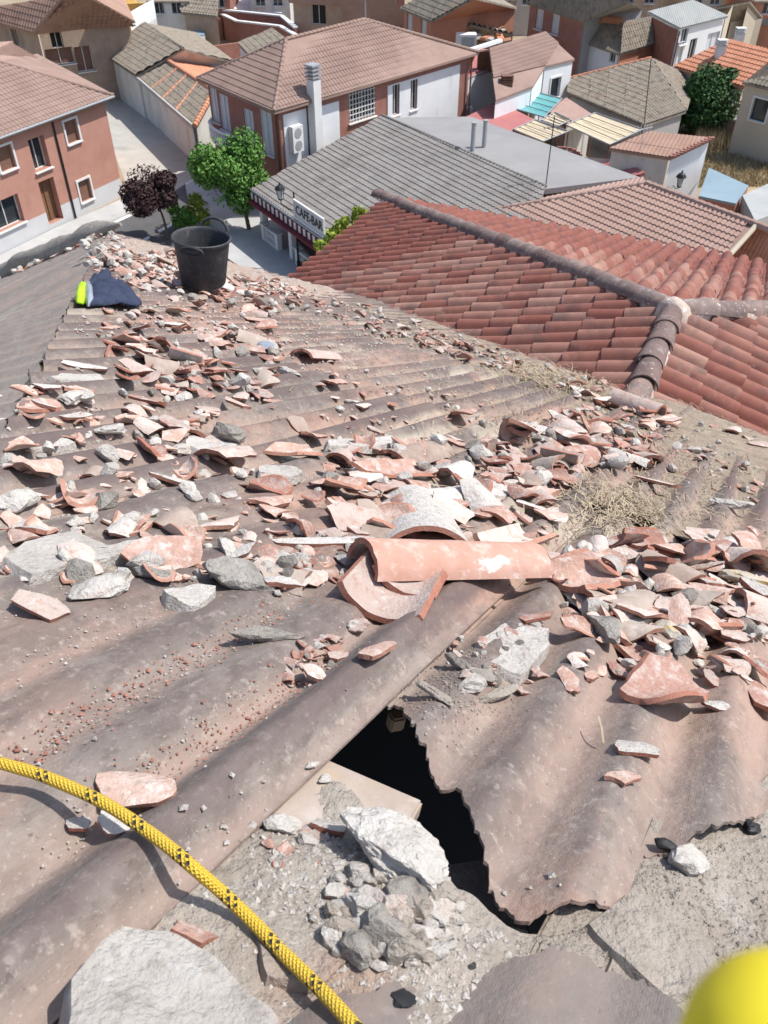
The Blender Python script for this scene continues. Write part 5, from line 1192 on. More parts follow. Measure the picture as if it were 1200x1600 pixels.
S_ = [
 (23,630,98,641,.5,'w',-1,12,'curved pale mortar-faced tile piece lying near the left hip edge'),
 (91,650,140,655,.5,'w',1,-8,'small white-topped shard with red broken edge near the left hip edge'),
 (208,628,255,642,.75,'c',1,-14,'squarish red tile shard in the middle left of the roof'),
 (305,633,342,640,.6,'p',1,0,'pinkish shard just right of a long pale stone in the upper left'),
 (347,622,390,640,.4,'c',1,-10,'narrow red shard sloping right in the upper left rubble'),
 (258,660,312,690,.8,'p',1,-25,'propped pale pink tile shard above the long white mortar bar'),
 (281,656,322,656,.3,'c',1,0,'short brick red shard beside the propped pink shard'),
 (300,728,397,712,.62,'p',1,-16,'large pale tile shard with bright orange front edge, left of centre'),
 (235,738,313,750,.35,'w',1,-8,'thin white-topped shard with red edge in front of the large pale shard'),
 (378,786,460,786,.6,'c',1,-8,'reddish shard with grey mortar patch, centre left'),
 (113,835,172,846,.6,'o',1,-15,'grey weathered shard with orange edge on the left mortar patch'),
 (190,838,250,806,.3,'c',1,-15,'long narrow red shard pointing up right on the left side'),
 (258,815,297,816,.9,'c',1,-10,'flat bright red shard, centre left, beside a thin tile plate'),
 (300,830,390,808,.35,'p',1,-12,'thin long tile plate with red lower edge, centre left'),
 (363,830,377,852,.4,'c',1,0,'tiny upright brick red piece below the thin tile plate'),
 (188,885,320,866,.5,'c',1,42,'big dark red curved shard standing on edge on the left side'),
 (27,925,103,957,.75,'p',1,-8,'pale orange flat shard at the left edge'),
 (498,600,537,606,.8,'c',1,-12,'bright red convex tile piece in the upper middle'),
 (550,637,583,632,.45,'p',1,0,'pinkish flat shard beside white stones in the upper middle'),
 (470,683,508,692,.8,'c',1,-15,'bright red shard just right of upper centre left'),
 (447,655,482,662,.8,'o',1,38,'dark upright shard with red side, upper middle'),
 (570,673,603,686,.55,'o',1,-10,'brownish rough shard in the upper centre'),
 (412,702,500,702,.6,'w',-1,8,'white curved plate, hollow side up, left of centre'),
 (535,765,690,732,.32,'w',-1,10,'long white-mortared hollow tile strip with orange front edge at centre'),
 (684,664,745,648,.6,'c',1,-30,'red tile piece lifted at one end above centre right'),
 (686,686,752,702,.45,'c',1,-10,'red flat shard above the small brown block'),
 (740,812,802,783,.8,'c',1,-6,'flat red shard right of the grey barrel tile'),
 (532,808,580,845,.55,'p',1,-14,'pale pink shard left of the grey barrel tile'),
 (420,836,576,852,.22,'w',1,-10,'long thin shard topped with mortar left of the whole tile'),
 (400,918,502,890,.5,'w',1,-6,'flat mortar-faced shard with pink edge left of the whole tile'),
 (476,1036,512,1056,.7,'p',1,-12,'small pink shard on the brick dust below the hollow shards'),
 (553,1038,622,1000,.5,'c',1,-18,'red shard with grey end leaning on the front ridge'),
 (510,1028,548,1012,.6,'p',1,0,'pale shard beside the red leaning shard'),
 (896,888,992,874,.45,'w',1,-14,'curved shard with thick red front edge right of the whole tile'),
 (990,882,1112,915,.4,'c',-1,-12,'long curved red shard right of centre, hollow side up'),
 (1073,856,1126,902,.9,'p',1,-38,'orange tile plate propped upright at the right'),
 (1052,926,1122,946,.7,'w',1,-12,'white-grey flat shard below the orange plate'),
 (963,922,1036,978,.8,'o',1,-4,'dark weathered barrel piece arching over a gap at the right'),
 (1085,975,1166,1000,.55,'p',1,-10,'pinkish curved shard with red lower edge at the far right'),
 (962,985,1012,1032,.7,'c',-1,0,'orange hollow shard under the dark barrel piece'),
 (858,893,916,925,.3,'w',1,-14,'narrow mortar-edged shard at the right end of the whole tile'),
 (990,752,1062,768,.4,'p',1,-16,'pale curved shard with red edge above the straw patch'),
 (806,792,872,802,.55,'w',1,-10,'pale shard with red edge left of the straw patch'),
 (875,660,937,682,.7,'p',1,-10,'brown-pink tile plate on the upper right rubble'),
 (850,703,926,704,.35,'p',1,-14,'long pale tile plate on the right rubble'),
 (1122,682,1160,664,.6,'p',1,-14,'pale broken tile below the lower end of the red wing'),
 (1160,690,1202,694,.7,'p',1,0,'arched tile piece with dark opening at the right edge'),
 (948,1096,1096,1096,.95,'c',-1,-4,'large orange hollow tile half lying on the torn sheet at the right'),
 (875,1040,902,1086,.5,'c',1,0,'small red piece left of the large hollow tile half'),
 (905,1056,946,1050,.4,'c',1,0,'small dark red piece beside the large hollow tile half'),
 (945,1216,997,1212,.6,'c',1,-8,'red brick-like piece with a white patch on the torn sheet'),
 (958,1168,1026,1182,.55,'w',1,-6,'pale mortared piece above the brick-like piece on the torn sheet'),
 (1100,1108,1134,1092,1.2,'w',1,-14,'white-grey flat shard standing beside the large hollow tile half'),
 (1102,1042,1128,1078,.5,'p',1,-10,'pinkish thin shard at the right above the white-grey one'),
 (1178,1050,1208,1130,.5,'c',1,-12,'reddish shard cut by the right edge'),
 (146,1205,282,1225,.66,'c',1,-5,'big rounded flat orange tile piece beside the rope'),
 (104,1276,146,1288,.7,'w',1,-4,'small pale grey flake left of the rope'),
 (150,1278,200,1288,.6,'w',1,-4,'small pale flake under the rope'),
 (270,1447,346,1460,.6,'c',1,-16,'small orange and white shard on the mortar between rope and slab'),
 (486,1278,548,1288,.7,'w',1,-22,'white shard with red side on the clay board'),
 (508,1388,545,1378,.45,'c',1,-6,'orange brick sliver on the left side of the rubble pile'),
 (812,960,860,985,.4,'c',1,-8,'dark pink shard under the right end of the whole tile'),
 (300,548,332,570,.8,'c',1,-20,'bright red shard standing in the upper left rubble'),
 (330,600,350,575,.7,'c',1,-25,'rounded red shard propped up in the upper left rubble'),
 (375,497,432,512,.5,'c',1,-16,'red curved tile piece right of the bucket rubble'),
 (300,447,345,458,.55,'w',1,-8,'long white tile fragment in front of the bucket'),
 (205,548,252,552,.7,'p',1,-12,'pink and white shard left of upper middle'),
 (135,520,200,512,.25,'c',1,-8,'thin dark red strip of tile below the jacket'),
 (92,575,168,580,.5,'w',1,-4,'white mortared shard on the upper left ridge'),
]
for t in S_:
    big = t[3] > 780 or t[1] > 780
    put_shard(*t, jag=.3 if big else .38)
R_ = [
 (84,622,136,624,.55,'W','white rough chunk beside the curved pale piece at left'),
 (142,677,200,678,.55,'W','white rough stone alone on a ridge at the left'),
 (262,637,310,614,.45,'W','long pale stone in the upper left rubble'),
 (243,705,338,699,.28,'W','long white mortar bar, centre left'),
 (303,733,332,738,.75,'W','small white lump in front of the large pale shard'),
 (318,672,386,694,.7,'g','large grey crumbly mortar clump, centre left'),
 (0,788,58,780,.75,'W','white mortar slab cut by the left edge'),
 (112,926,211,908,.55,'W','large white rock at the left'),
 (210,888,274,903,.5,'g','grey-white rough stone right of the large white rock'),
 (322,900,432,905,.62,'g','big rounded grey mortar plate, lower centre left'),
 (522,642,542,634,.8,'W','small white stone upper middle'),
 (538,622,566,628,.5,'W','white angular stone above the pinkish flat shard'),
 (508,700,541,698,.6,'g','grey-white stone beside the bright red shard'),
 (706,728,736,736,.7,'W','white stone above the long hollow strip at centre right'),
 (732,762,777,765,.75,'W','whitish block with pink top right of the hollow strip'),
 (404,876,464,872,.65,'W','round white stone left of the whole tile'),
 (464,864,491,866,.6,'W','white chip beside the round white stone'),
 (545,972,577,982,.8,'p','small pink cube below the two hollow shards'),
 (356,1000,472,980,.3,'g','long grey mortar bar on the near corrugation'),
 (1035,862,1086,892,.7,'g','rough grey mortar block left of the orange plate'),
 (1114,858,1180,880,.6,'g','sandy mortar plate at the right edge'),
 (1118,906,1204,932,.45,'l','yellow lichen covered stone at the right edge'),
 (1018,985,1062,1010,.9,'l','yellow lichen lump under the dark barrel piece'),
 (930,955,955,1035,.55,'g','dark crumbly mortar clump standing at the right'),
 (1110,788,1172,802,.35,'W','white bent mortar strip on the far right corrugation'),
 (942,716,986,734,.6,'W','white block with shaded side on the right rubble'),
 (1072,702,1100,704,.75,'W','rounded white stone on the far right corrugation'),
 (695,1032,735,1040,.6,'g','grey stone at the edge of the hole, upper'),
 (716,1066,760,1072,.65,'W','white oval stone near the hole'),
 (735,1048,775,1060,.6,'g','grey flattish stone between two others near the hole'),
 (745,1086,816,1074,.25,'m','tan mortar bar right of the white oval stone'),
 (640,1076,716,1106,.22,'m','tan mortar stick pointing at the hole'),
 (418,1290,466,1278,.75,'W','white rough stone on the clay board'),
 (466,1300,498,1306,.8,'W','small white stone on the clay board'),
 (410,1308,434,1312,.8,'c','orange lump beside the white stone on the clay board'),
 (498,1212,520,1206,.7,'W','small white chip at the board edge under the sheet'),
 (480,1190,500,1196,.6,'W','tiny chip tucked under the sheet edge'),
 (1040,1350,1110,1338,.6,'W','white mortar lump under the torn edge at the right'),
 (395,522,440,512,.6,'W','white mortar lump over dark plastic in the upper middle'),
 (410,540,440,545,.7,'W','white block beside the dark plastic in the upper middle'),
 (428,582,470,590,.5,'W','white curved stone in the upper middle'),
 (300,662,318,640,.6,'W','pale pointed stone in the upper left'),
]
for t in R_: put_rock(*t)
for x0, y0, x1, y1, lb in ((606, 1556, 652, 1552, 'black tar lump on the front torn sheet'), (1025, 1316, 1066, 1322, 'black tar lump at the torn edge on the right'), (735, 1500, 750, 1495, 'small black tar scrap at the front torn edge'), (1160, 1290, 1190, 1284, 'black tar scrap by the right edge')):
    put_rock(x0, y0, x1, y1, .7, 'k', lb, name='tar_lump', cat='tar lump')
# rubble pile in front of the hole
put_rock(548, 1295, 680, 1385, .85, 'W', 'biggest white mortar boulder in the pile by the hole', hz=.42, sub=5, sink=.5)
for k, (x, y, s, mk, lb) in enumerate(((568, 1420, 60, 'W', 'tall white stone left in the rubble pile by the hole'), (684, 1425, 56, 'W', 'pointed white stone right in the rubble pile by the hole'), (640, 1395, 70, 'g', 'grey stone under the biggest boulder'), (600, 1450, 66, 'g', 'grey stone low in the middle of the rubble pile'), (530, 1440, 60, 'm', 'tan stone at the left foot of the rubble pile'), (630, 1490, 60, 'm', 'tan stone at the bottom of the rubble pile'), (560, 1480, 60, 'g', 'grey stone at the lower left of the rubble pile'), (690, 1390, 50, 'm', 'tan stone at the rim of the hole'))):
    put_rock(x-s/2, y+rd.uniform(-10, 10), x+s/2, y+rd.uniform(-10, 10), rd.uniform(.7, 1), mk, lb, hz=.7)
for k in range(150):
    a, r_ = rd.random()*6.28, rd.random()**.6; x, y, s = 605 + 115*r_*math.cos(a), 1425 + 85*r_*math.sin(a), rd.uniform(12, 40)
    if x > 700 and y < 1410: continue
    put_rock(x-s/2, y+rd.uniform(-6, 6), x+s/2, y+rd.uniform(-6, 6), rd.uniform(.6, 1), rd.choice('WWWm'), 'small grey-white stone in the rubble pile in front of the hole', hz=.7, group='stones of the rubble pile by the hole', sub=2, name='mortar_chunk' if k < 26 else 'pile_stone')
# whole and half barrel tiles
def barrel(x0, y0, x1, y1, r0, r1, mk, label, lift, roll=0, curv=1, arc=R(160), pitch=0, wfix=.03):
    a, b = ruvs(x0, y0), ruvs(x1, y1); L_ = math.hypot(b[0]-a[0], b[1]-a[1]); yaw = math.atan2(b[1]-a[1], b[0]-a[0]); n = 14; ny = 8
    V = []; F = []; M_ = []; th = .014
    for s in (0, 1):
        for j in range(ny+1):
            r_ = r0 + (r1-r0)*j/ny
            for k in range(n+1):
                t = -arc/2 + arc*k/n; x = L_*(j/ny-.5)
                if j in (0, ny): x += .006*noise.noise(Vector((t*4, j, x0)))
                rr_ = r_-s*th + .0015*noise.noise(Vector((x*20, t*4, s)))
                V.append((x, rr_*math.sin(t), rr_*math.cos(t) - r0*math.cos(arc/2)))
    m_ = n+1; Q = (ny+1)*m_
    for s in (0, 1):
        for j in range(ny):
            for k in range(n): f = (s*Q+j*m_+k, s*Q+j*m_+k+1, s*Q+(j+1)*m_+k+1, s*Q+(j+1)*m_+k); F.append(f if s else f[::-1]); M_.append(s)
    for j in (0, ny):
        for k in range(n): F.append((j*m_+k, j*m_+k+1, Q+j*m_+k+1, Q+j*m_+k)); M_.append(2)
    for k in (0, n):
        for j in range(ny): F.append((j*m_+k, (j+1)*m_+k, Q+(j+1)*m_+k, Q+j*m_+k)); M_.append(2)
    me = bpy.data.meshes.new('barrel_tile'); me.from_pydata(V, [], F); me.polygons.foreach_set('material_index', M_); recalc(me); me.polygons.foreach_set('use_smooth', [True]*len(F)); me.set_sharp_from_angle(angle=R(40))
    u, v = (a[0]+b[0])/2, (a[1]+b[1])/2
    o = link('barrel_tile', me, [Mt[MM[mk][0]], Mt['clay_pale'], EDGE], None, local_frame(u, v, yaw, R(roll)+(math.pi if curv < 0 else 0), R(pitch), surf(u, v) + lift)); return tag(o, label, 'roof tile')
Mt['clay_tile'] = mat('whole_tile_clay', (.43, .235, .175, 1), (.5, .31, .25, 1), 14, .9, [((.64, .6, .56, 1), 13, .58, .63, .85, (.6, 1, 1)), ((.55, .44, .38, 1), 30, .52, .66, .7), ((.4, .35, .3, 1), 5, .62, .72, .6)], bump=.35, bscale=120, bdist=.003)
MM['T'] = ('clay_tile',)*2
barrel(562, 900, 826, 914, .080, .072, 'T', 'whole curved clay tile with white splashes lying across the roof centre', .035, roll=-4, arc=R(165))
barrel(676, 858, 648, 778, .15, .13, 'w', 'short grey-white barrel tile with its orange broken end facing the camera', .012, arc=R(112), pitch=3)
barrel(586, 972, 634, 900, .125, .115, 'c', 'lower of two hollow red shards under the left end of the whole tile', .062, curv=-1, arc=R(104), pitch=5, roll=6)
barrel(622, 948, 652, 905, .105, .10, 'p', 'upper of two hollow red shards under the left end of the whole tile', .078, curv=-1, arc=R(96), pitch=5, roll=10)
barrel(955, 632, 1030, 656, .075, .07, 'p', 'whole pinkish tile with open dark end at the foot of the wing ridge', .03, arc=R(190))
for x0, y0, x1, y1, r_, mk, cv, arc, lb in ((880, 705, 935, 690, .075, 'p', 1, 150, 'pink half barrel tile on top of the rubble bank'), (845, 725, 900, 742, .08, 'o', -1, 140, 'brown hollow tile half in the rubble bank'), (1005, 668, 1050, 655, .075, 'c', 1, 130, 'red tile half at the foot of the wing'), (1120, 845, 1180, 830, .08, 'w', 1, 120, 'white-stained barrel half at the right edge'), (1062, 965, 1120, 990, .085, 'c', -1, 130, 'red hollow tile half in the right heap'), (615, 712, 690, 700, .085, 'o', 1, 110, 'grey-brown tile half above centre'), (470, 560, 520, 552, .09, 'p', 1, 120, 'pink tile half in the upper middle'), (370, 528, 415, 536, .085, 'o', 1, 130, 'brown arched tile half below the bucket'), (268, 566, 318, 574, .09, 'w', -1, 130, 'white hollow tile half in the upper left rubble'), (1150, 950, 1200, 975, .08, 'p', 1, 130, 'pink barrel half cut by the right edge'), (905, 955, 955, 935, .08, 'o', 1, 130, 'grey arched tile half right of the whole tile'), (770, 870, 830, 848, .08, 'c', -1, 120, 'red hollow half behind the right end of the whole tile'), (330, 445, 395, 462, .09, 'w', 1, 120, 'white barrel half lying in front of the bucket')):
    barrel(x0, y0, x1, y1, r_, r_*.92, mk, lb, .004 if cv > 0 else r_*.62, curv=cv, arc=R(arc), roll=rd.uniform(-12, 12), pitch=rd.uniform(-6, 6))
lumpy_slab('mortar_smear', [(8, 870), (40, 850), (110, 828), (175, 850), (220, 838), (205, 862), (120, 880), (40, 900)], .03, .03, Mt['mortar_white'], 21, 'flat smear of pale mortar across the left corrugations', 'mortar')
lumpy_slab('mortar_smear', [(745, 1000), (790, 975), (862, 985), (850, 1020), (815, 1050), (770, 1035)], .008, .03, Mt['clay_white'], 23, 'pale pink mortar plate on the torn sheet above the hole', 'mortar')

for k, (x, y, sx, sy, lb) in enumerate(((330, 690, 60, 14, 'left of centre under the grey clump'), (60, 690, 60, 10, 'on the left hip end'), (560, 690, 70, 10, 'along an upper middle corrugation'), (300, 930, 50, 16, 'left of the grey mortar plate'), (640, 735, 40, 12, 'behind the hollow strip at centre'), (440, 735, 40, 14, 'left of the hollow strip'), (1130, 870, 50, 16, 'at the right edge by the lichen stone'), (120, 590, 50, 8, 'on the upper left corrugations'), (780, 760, 50, 16, 'right of the hollow strip'), (1000, 960, 30, 20, 'among the right hand barrels'))):
    pts_ = [(x + sx*math.cos(t)*rd.uniform(.7, 1.1), y + sy*math.sin(t)*rd.uniform(.7, 1.1)) for t in [2*math.pi*j/9 for j in range(9)]]
    lumpy_slab('mortar_smear', pts_, .022, .03, Mt['mortar_white' if k % 2 else 'clay_white'], 40+k, 'thin crust of pale mortar ' + lb, 'mortar')

# ------------------------------------------------------------------ loose rubble by zone: every piece its own object
shards = [shard_mesh(.13, .13*q, rr_, .010, .42, rd) for q, rr_ in ((.4, .085), (.5, .07), (.7, .055), (.85, .05), (1.0, .055), (.55, .06), (.95, .048), (.8, .06))]
chunks = [rock_mesh(rd, .06, .06*q, .04, 2) for q in (.5, .65, .8, 1, .7, .9)]
sh_m = []
for k, me in enumerate(shards):
    for mk in ('c', 'c', 'p', 'w', 'o'):
        c_ = me.copy(); [c_.materials.append(x) for x in (Mt[MM[mk][0]], Mt[MM[mk][1]], EDGE)]; sh_m.append((mk, c_))
ck_m = []
for me in chunks:
    for mk in ('W', 'W', 'g'):
        c_ = me.copy(); c_.materials.append(Mt[MM[mk][0]]); ck_m.append((mk, c_))
def inpoly(x, y, P):
    r_ = False
    for i in range(len(P)):
        (a, b), (c, d) = P[i], P[i-1]
        if (b > y) != (d > y) and x < (c-a)*(y-b)/(d-b)+a: r_ = not r_
    return r_
def scatter(P, n, smin, smax, frac, place, lift=.0, tilt=.16, kinds='cpwo', litter=0):
    k = 0; xs = [p[0] for p in P]; ys = [p[1] for p in P]; pool = [x for x in sh_m if x[0] in kinds]; lit = MB(); tot = n + litter
    while k < tot:
        x, y = rd.uniform(min(xs), max(xs)), rd.uniform(min(ys), max(ys))
        if not inpoly(x, y, P): continue
        k += 1; u, v = ruvs(x, y); s = rd.uniform(smin, smax)*(1 if k <= n else rd.uniform(.3, .85)); yaw = rd.random()*6.28; sh = rd.random() < frac
        if sh: mk, me = rd.choice(pool); sc = s/.13; tx = rd.gauss(0, tilt) + (math.pi if rd.random() < .3 else 0); ty = rd.gauss(0, tilt)
        else: mk, me = rd.choice(ck_m); sc = s/.12*.58; tx, ty = rd.gauss(0, .4), rd.gauss(0, .4)
        loc = Matrix.Translation((u, v, .05)) @ Matrix.Rotation(yaw, 4, 'Z') @ Matrix.Rotation(tx, 4, 'X') @ Matrix.Rotation(ty, 4, 'Y') @ Matrix.Diagonal((sc, sc, sc*rd.uniform(.8, 1.2), 1))
        m = Matrix.Translation(DN*(lift*rd.random()*.7)) @ settle(me, loc)
        if k > n:
            i = len(lit.v); lit.v += [tuple(m @ q.co) for q in me.vertices]
            for pg in me.polygons:
                lit.f.append(tuple(i+j for j in pg.vertices)); lit.m.append((2 if pg.material_index == 2 else 'cpwo'.index(mk) % 2) if sh else 3)
            continue
        if sh: nm = {'c': 'red', 'p': 'dusty pink', 'w': 'mortar-whitened', 'o': 'weathered grey-brown'}[mk] + ' tile shard'; o = bpy.data.objects.new('tile_shard', me)
        else: nm = {'W': 'white', 'g': 'grey'}[mk] + ' mortar chunk'; o = bpy.data.objects.new('mortar_chunk', me)
        tag(o, 'loose %s %s' % (nm, place), nm.split(' ', 1)[1] if nm[0] != 'm' else 'tile shard', '%ss %s' % (nm, place)); o['category'] = 'tile shard' if sh else 'mortar chunk'
        COL.objects.link(o); o.matrix_world = m
    if litter: o = lit.build('rubble_litter', [Mt['clay'], Mt['clay_pale'], EDGE, Mt['mortar_white']], None, 35); tag(o, 'small tile and mortar litter ' + place, 'rubble', kind='stuff')
scatter([(160, 392), (275, 398), (290, 440), (280, 470), (225, 460), (180, 430)], 52, .09, .2, .6, 'heaped between the jacket and the bucket', .05, .25, litter=160)
scatter([(130, 372), (180, 364), (200, 395), (170, 425), (135, 425)], 30, .07, .2, .12, 'in the pale heap at the far roof corner', .06, litter=50)
scatter([(290, 440), (440, 440), (480, 460), (440, 500), (300, 490)], 34, .08, .2, .7, 'in the rubble in front of the bucket', .03, .22, litter=110)
scatter([(130, 490), (450, 490), (430, 640), (200, 600)], 56, .07, .17, .62, 'on the corrugations below the bucket rubble', .0, .2, litter=150)
scatter([(365, 428), (440, 440), (480, 452), (470, 470), (380, 450)], 22, .06, .16, .6, 'on the eave right of the bucket', .02, litter=90)
scatter([(470, 447), (700, 520), (960, 605), (950, 636), (690, 552), (455, 476)], 44, .07, .16, .7, 'along the foot of the red tiled wing', .02, litter=330)
scatter([(840, 655), (960, 625), (1060, 650), (1010, 735), (830, 770), (760, 720)], 62, .09, .2, .8, 'in the rubble bank right of centre', .04, .25, litter=150)
scatter([(460, 540), (800, 640), (840, 720), (500, 720)], 20, .04, .11, .55, 'near the middle of the roof', litter=60)
scatter([(870, 900), (1200, 880), (1200, 1060), (900, 1050)], 26, .05, .13, .75, 'among the broken tiles at the right', .02, litter=70)
scatter([(520, 700), (760, 690), (880, 760), (860, 850), (560, 840), (480, 780)], 36, .07, .18, .75, 'round the middle above the whole tile', .01, .2, litter=110)
scatter([(860, 860), (1200, 830), (1200, 1000), (1000, 1010), (880, 960)], 34, .08, .19, .82, 'in the broken heap at the right edge', .03, .25, litter=120)
scatter([(400, 830), (560, 820), (540, 900), (420, 930)], 14, .04, .12, .5, 'left of the whole tile', .01, litter=50)
scatter([(690, 990), (860, 960), (840, 1080), (720, 1090)], 12, .02, .07, .4, 'on the torn sheet above the hole', litter=60)
scatter([(1060, 640), (1200, 680), (1200, 800), (1040, 740)], 14, .05, .12, .5, 'in the dirt at the far right', litter=40)
scatter([(0, 600), (300, 600), (540, 900), (0, 900)], 46, .05, .14, .68, 'on the left corrugations', litter=230)
scatter([(480, 980), (560, 1000), (480, 1070), (440, 1060)], 12, .02, .045, .7, 'on the brick dust near the front ridge', litter=40)
scatter([(400, 1290), (520, 1280), (520, 1340), (420, 1340)], 12, .012, .03, .5, 'on the clay board by the hole', litter=20)
# rubble along the far left verge (on the other slope)
for k in range(60):
    s = rd.uniform(QV/CD-.2, QV/CD+4.5); q = QV - rd.uniform(.1, .55); mk, me = rd.choice(sh_m) if rd.random() < .6 else rd.choice(ck_m)
    o = bpy.data.objects.new('tile_shard' if mk in 'cpwo' else 'mortar_chunk', me); COL.objects.link(o); sc = rd.uniform(.6, 1.3)
    o.matrix_world = LM @ Matrix.Translation((q, s, .05)) @ Matrix.Rotation(rd.random()*6.28, 4, 'Z') @ Matrix.Rotation(rd.gauss(0, .3), 4, 'X') @ Matrix.Diagonal((sc, sc, sc, 1))
    nm = {'c': 'red tile shard', 'p': 'dusty pink tile shard', 'w': 'mortar-whitened tile shard', 'o': 'weathered tile shard', 'W': 'white mortar chunk', 'g': 'grey mortar chunk'}[mk]
    tag(o, nm + ' along the far left mortar verge', 'tile shard' if mk in 'cpwo' else 'mortar chunk', nm + 's along the far left verge')

# ------------------------------------------------------------------ crumbs, straw
def crumbs(name, m, n, pick, smin, smax, label):
    V = []; F = []
    for k in range(n):
        u, v = pick()
        if u < hipu(v)+.08 or u > valley(v): continue
        if hole[0][0]-.02 < v < V_EDGE+.02 and bed_u(v)-.02 < u < torn_u(v)+.02: continue
        s = rd.uniform(smin, smax)*(1 if rd.random() < .9 else 1.9); z = surf(u, v) + s*.25; a = rd.random()*6.28; c, d = math.cos(a)*s, math.sin(a)*s; i = len(V)
        V += [(u+c, v+d, z-s*.3), (u-d*.8, v+c*.8, z-s*.2), (u-c*.9, v-d*.9, z-s*.3), (u+d*.7, v-c*.7, z-s*.2), (u+rd.uniform(-.3, .3)*s, v+rd.uniform(-.3, .3)*s, z+s*rd.uniform(.3, .7))]
        F += [(i, i+1, i+4), (i+1, i+2, i+4), (i+2, i+3, i+4), (i+3, i, i+4)]
    me = bpy.data.meshes.new(name); me.from_pydata(V, [], F); recalc(me); tag(link(name, me, m, None, RM), label, 'grit', kind='stuff')
def trough(u0, u1, k0, k1, sp=.022):
    return lambda: (rd.uniform(u0, u1), V_EDGE + PITCHW*rd.randint(k0, k1) + rd.gauss(0, sp))
def near(x, y, ru, rv):
    c = ruv(x, y); return lambda: (c[0] + rd.gauss(0, ru), c[1] + rd.gauss(0, rv))
crumbs('clay_grit', Mt['clay_edge'], 1500, trough(.7, 2.3, 1, 2), .0012, .0035, 'pink brick grit in the near troughs left of the front ridge')
crumbs('mortar_grit', Mt['mortar_white'], 2600, trough(.6, 3.2, 1, 6), .001, .003, 'pale mortar grit lying in the near troughs')
crumbs('mortar_grit', Mt['mortar'], 700, near(720, 1060, .12, .05), .001, .003, 'pale mortar grit round the stones near the hole')
crumbs('mortar_grit', Mt['mortar_white'], 1500, near(600, 1440, .07, .10), .0015, .006, 'pale grit in the rubble pile in front of the hole')
crumbs('sand_grit', Mt['mortar'], 2500, lambda: (lambda u, v: (min(u, interp(v, torn)-.03), v))(*near(1100, 1400, .12, .16)()), .001, .004, 'sandy grit on the mortar bed at the right')
crumbs('clay_grit', Mt['clay'], 1600, lambda: (lambda u, v: (min(u, valley(v)-.05), v))(*near(930, 700, .45, .22)()), .003, .012, 'red grit in the rubble bank right of centre')
crumbs('clay_grit', Mt['clay'], 2600, near(330, 490, .9, .8), .004, .014, 'red grit in the rubble below the bucket')
crumbs('mortar_grit', Mt['mortar_white'], 2400, near(330, 510, .9, .8), .003, .012, 'white grit in the rubble below the bucket')
crumbs('dark_grit', Mt['dirt'], 6000, lambda: (lambda u, v: (min(u, valley(v)-.03), v))(*near(960, 730, .6, .35)()), .002, .007, 'dark grit and seeds on the dirt at the right')
V = []; F = []
def straw(n, pick, lmin, lmax, hz):
    for k in range(n):
        u, v = pick(); u = min(u, valley(v)-.02); z = surf(u, v) + abs(rd.gauss(0, hz)) + .002; a = rd.random()*6.28; l = rd.uniform(lmin, lmax); w = .0016; c, d = math.cos(a), math.sin(a); b = rd.gauss(0, .25)*l; t = rd.gauss(0, .3)*l; i = len(V)
        P = [(u, v, z), (u+c*l*.5 - d*b*.5, v+d*l*.5 + c*b*.5, z+abs(t)*.7), (u+c*l - d*b*1.6, v+d*l + c*b*1.6, z+max(-.004, t))]
        for p in P: V.extend([(p[0]-d*w, p[1]+c*w, p[2]), (p[0]+d*w, p[1]-c*w, p[2]+.0008)])
        F.extend([(i, i+1, i+3, i+2), (i+2, i+3, i+5, i+4)])
straw(650, near(965, 800, .2, .08), .03, .10, .012); straw(1100, near(860, 602, .35, .2), .04, .14, .03); straw(1500, near(900, 650, 1.1, .5), .03, .1, .004); straw(500, near(1060, 760, .5, .3), .02, .07, .003); straw(900, near(620, 520, .7, .7), .03, .1, .005)
me = bpy.data.meshes.new('dry_straw'); me.from_pydata(V, [], F); tag(link('dry_straw', me, Mt['straw'], None, RM), 'tufts of dry straw caught among the corrugations at the right', 'straw', kind='stuff')

# ------------------------------------------------------------------ bucket
wB = .11; bu = ruv(318, 441, wB); bpos = RM @ Vector((*bu, wB)); bd = (bpos-CAM); bdep = bd.y*CP - bd.z*SP
k = 88/FPX*bdep/2/.215                                  # rim radius that gives the width seen
bk = thing('rubble_bucket', bpos, 'black rubber rubble bucket with two handles standing on the far end of the roof', 'bucket')
Mt['rubber'] = mat('black_rubber', (.035, .036, .042, 1), (.055, .055, .06, 1), 14, .6, [((.16, .15, .14, 1), 22, .56, .7, .45)], bump=.2, bscale=60)
BM_ = Matrix.Translation(bpos) @ Matrix.Rotation(R(5), 4, 'Y') @ Matrix.Rotation(R(-3), 4, 'X') @ Matrix.Scale(k, 4)
mb = MB(); mb.lathe((0, 0, 0), [(0, .0), (.16, .0), (.168, .012), (.205, .33), (.217, .335), (.219, .35), (.212, .356), (.203, .35), (.197, .335), (.16, .02), (0, .018)], 40); mb.build('tub', Mt['rubber'], bk, 45, BM_)
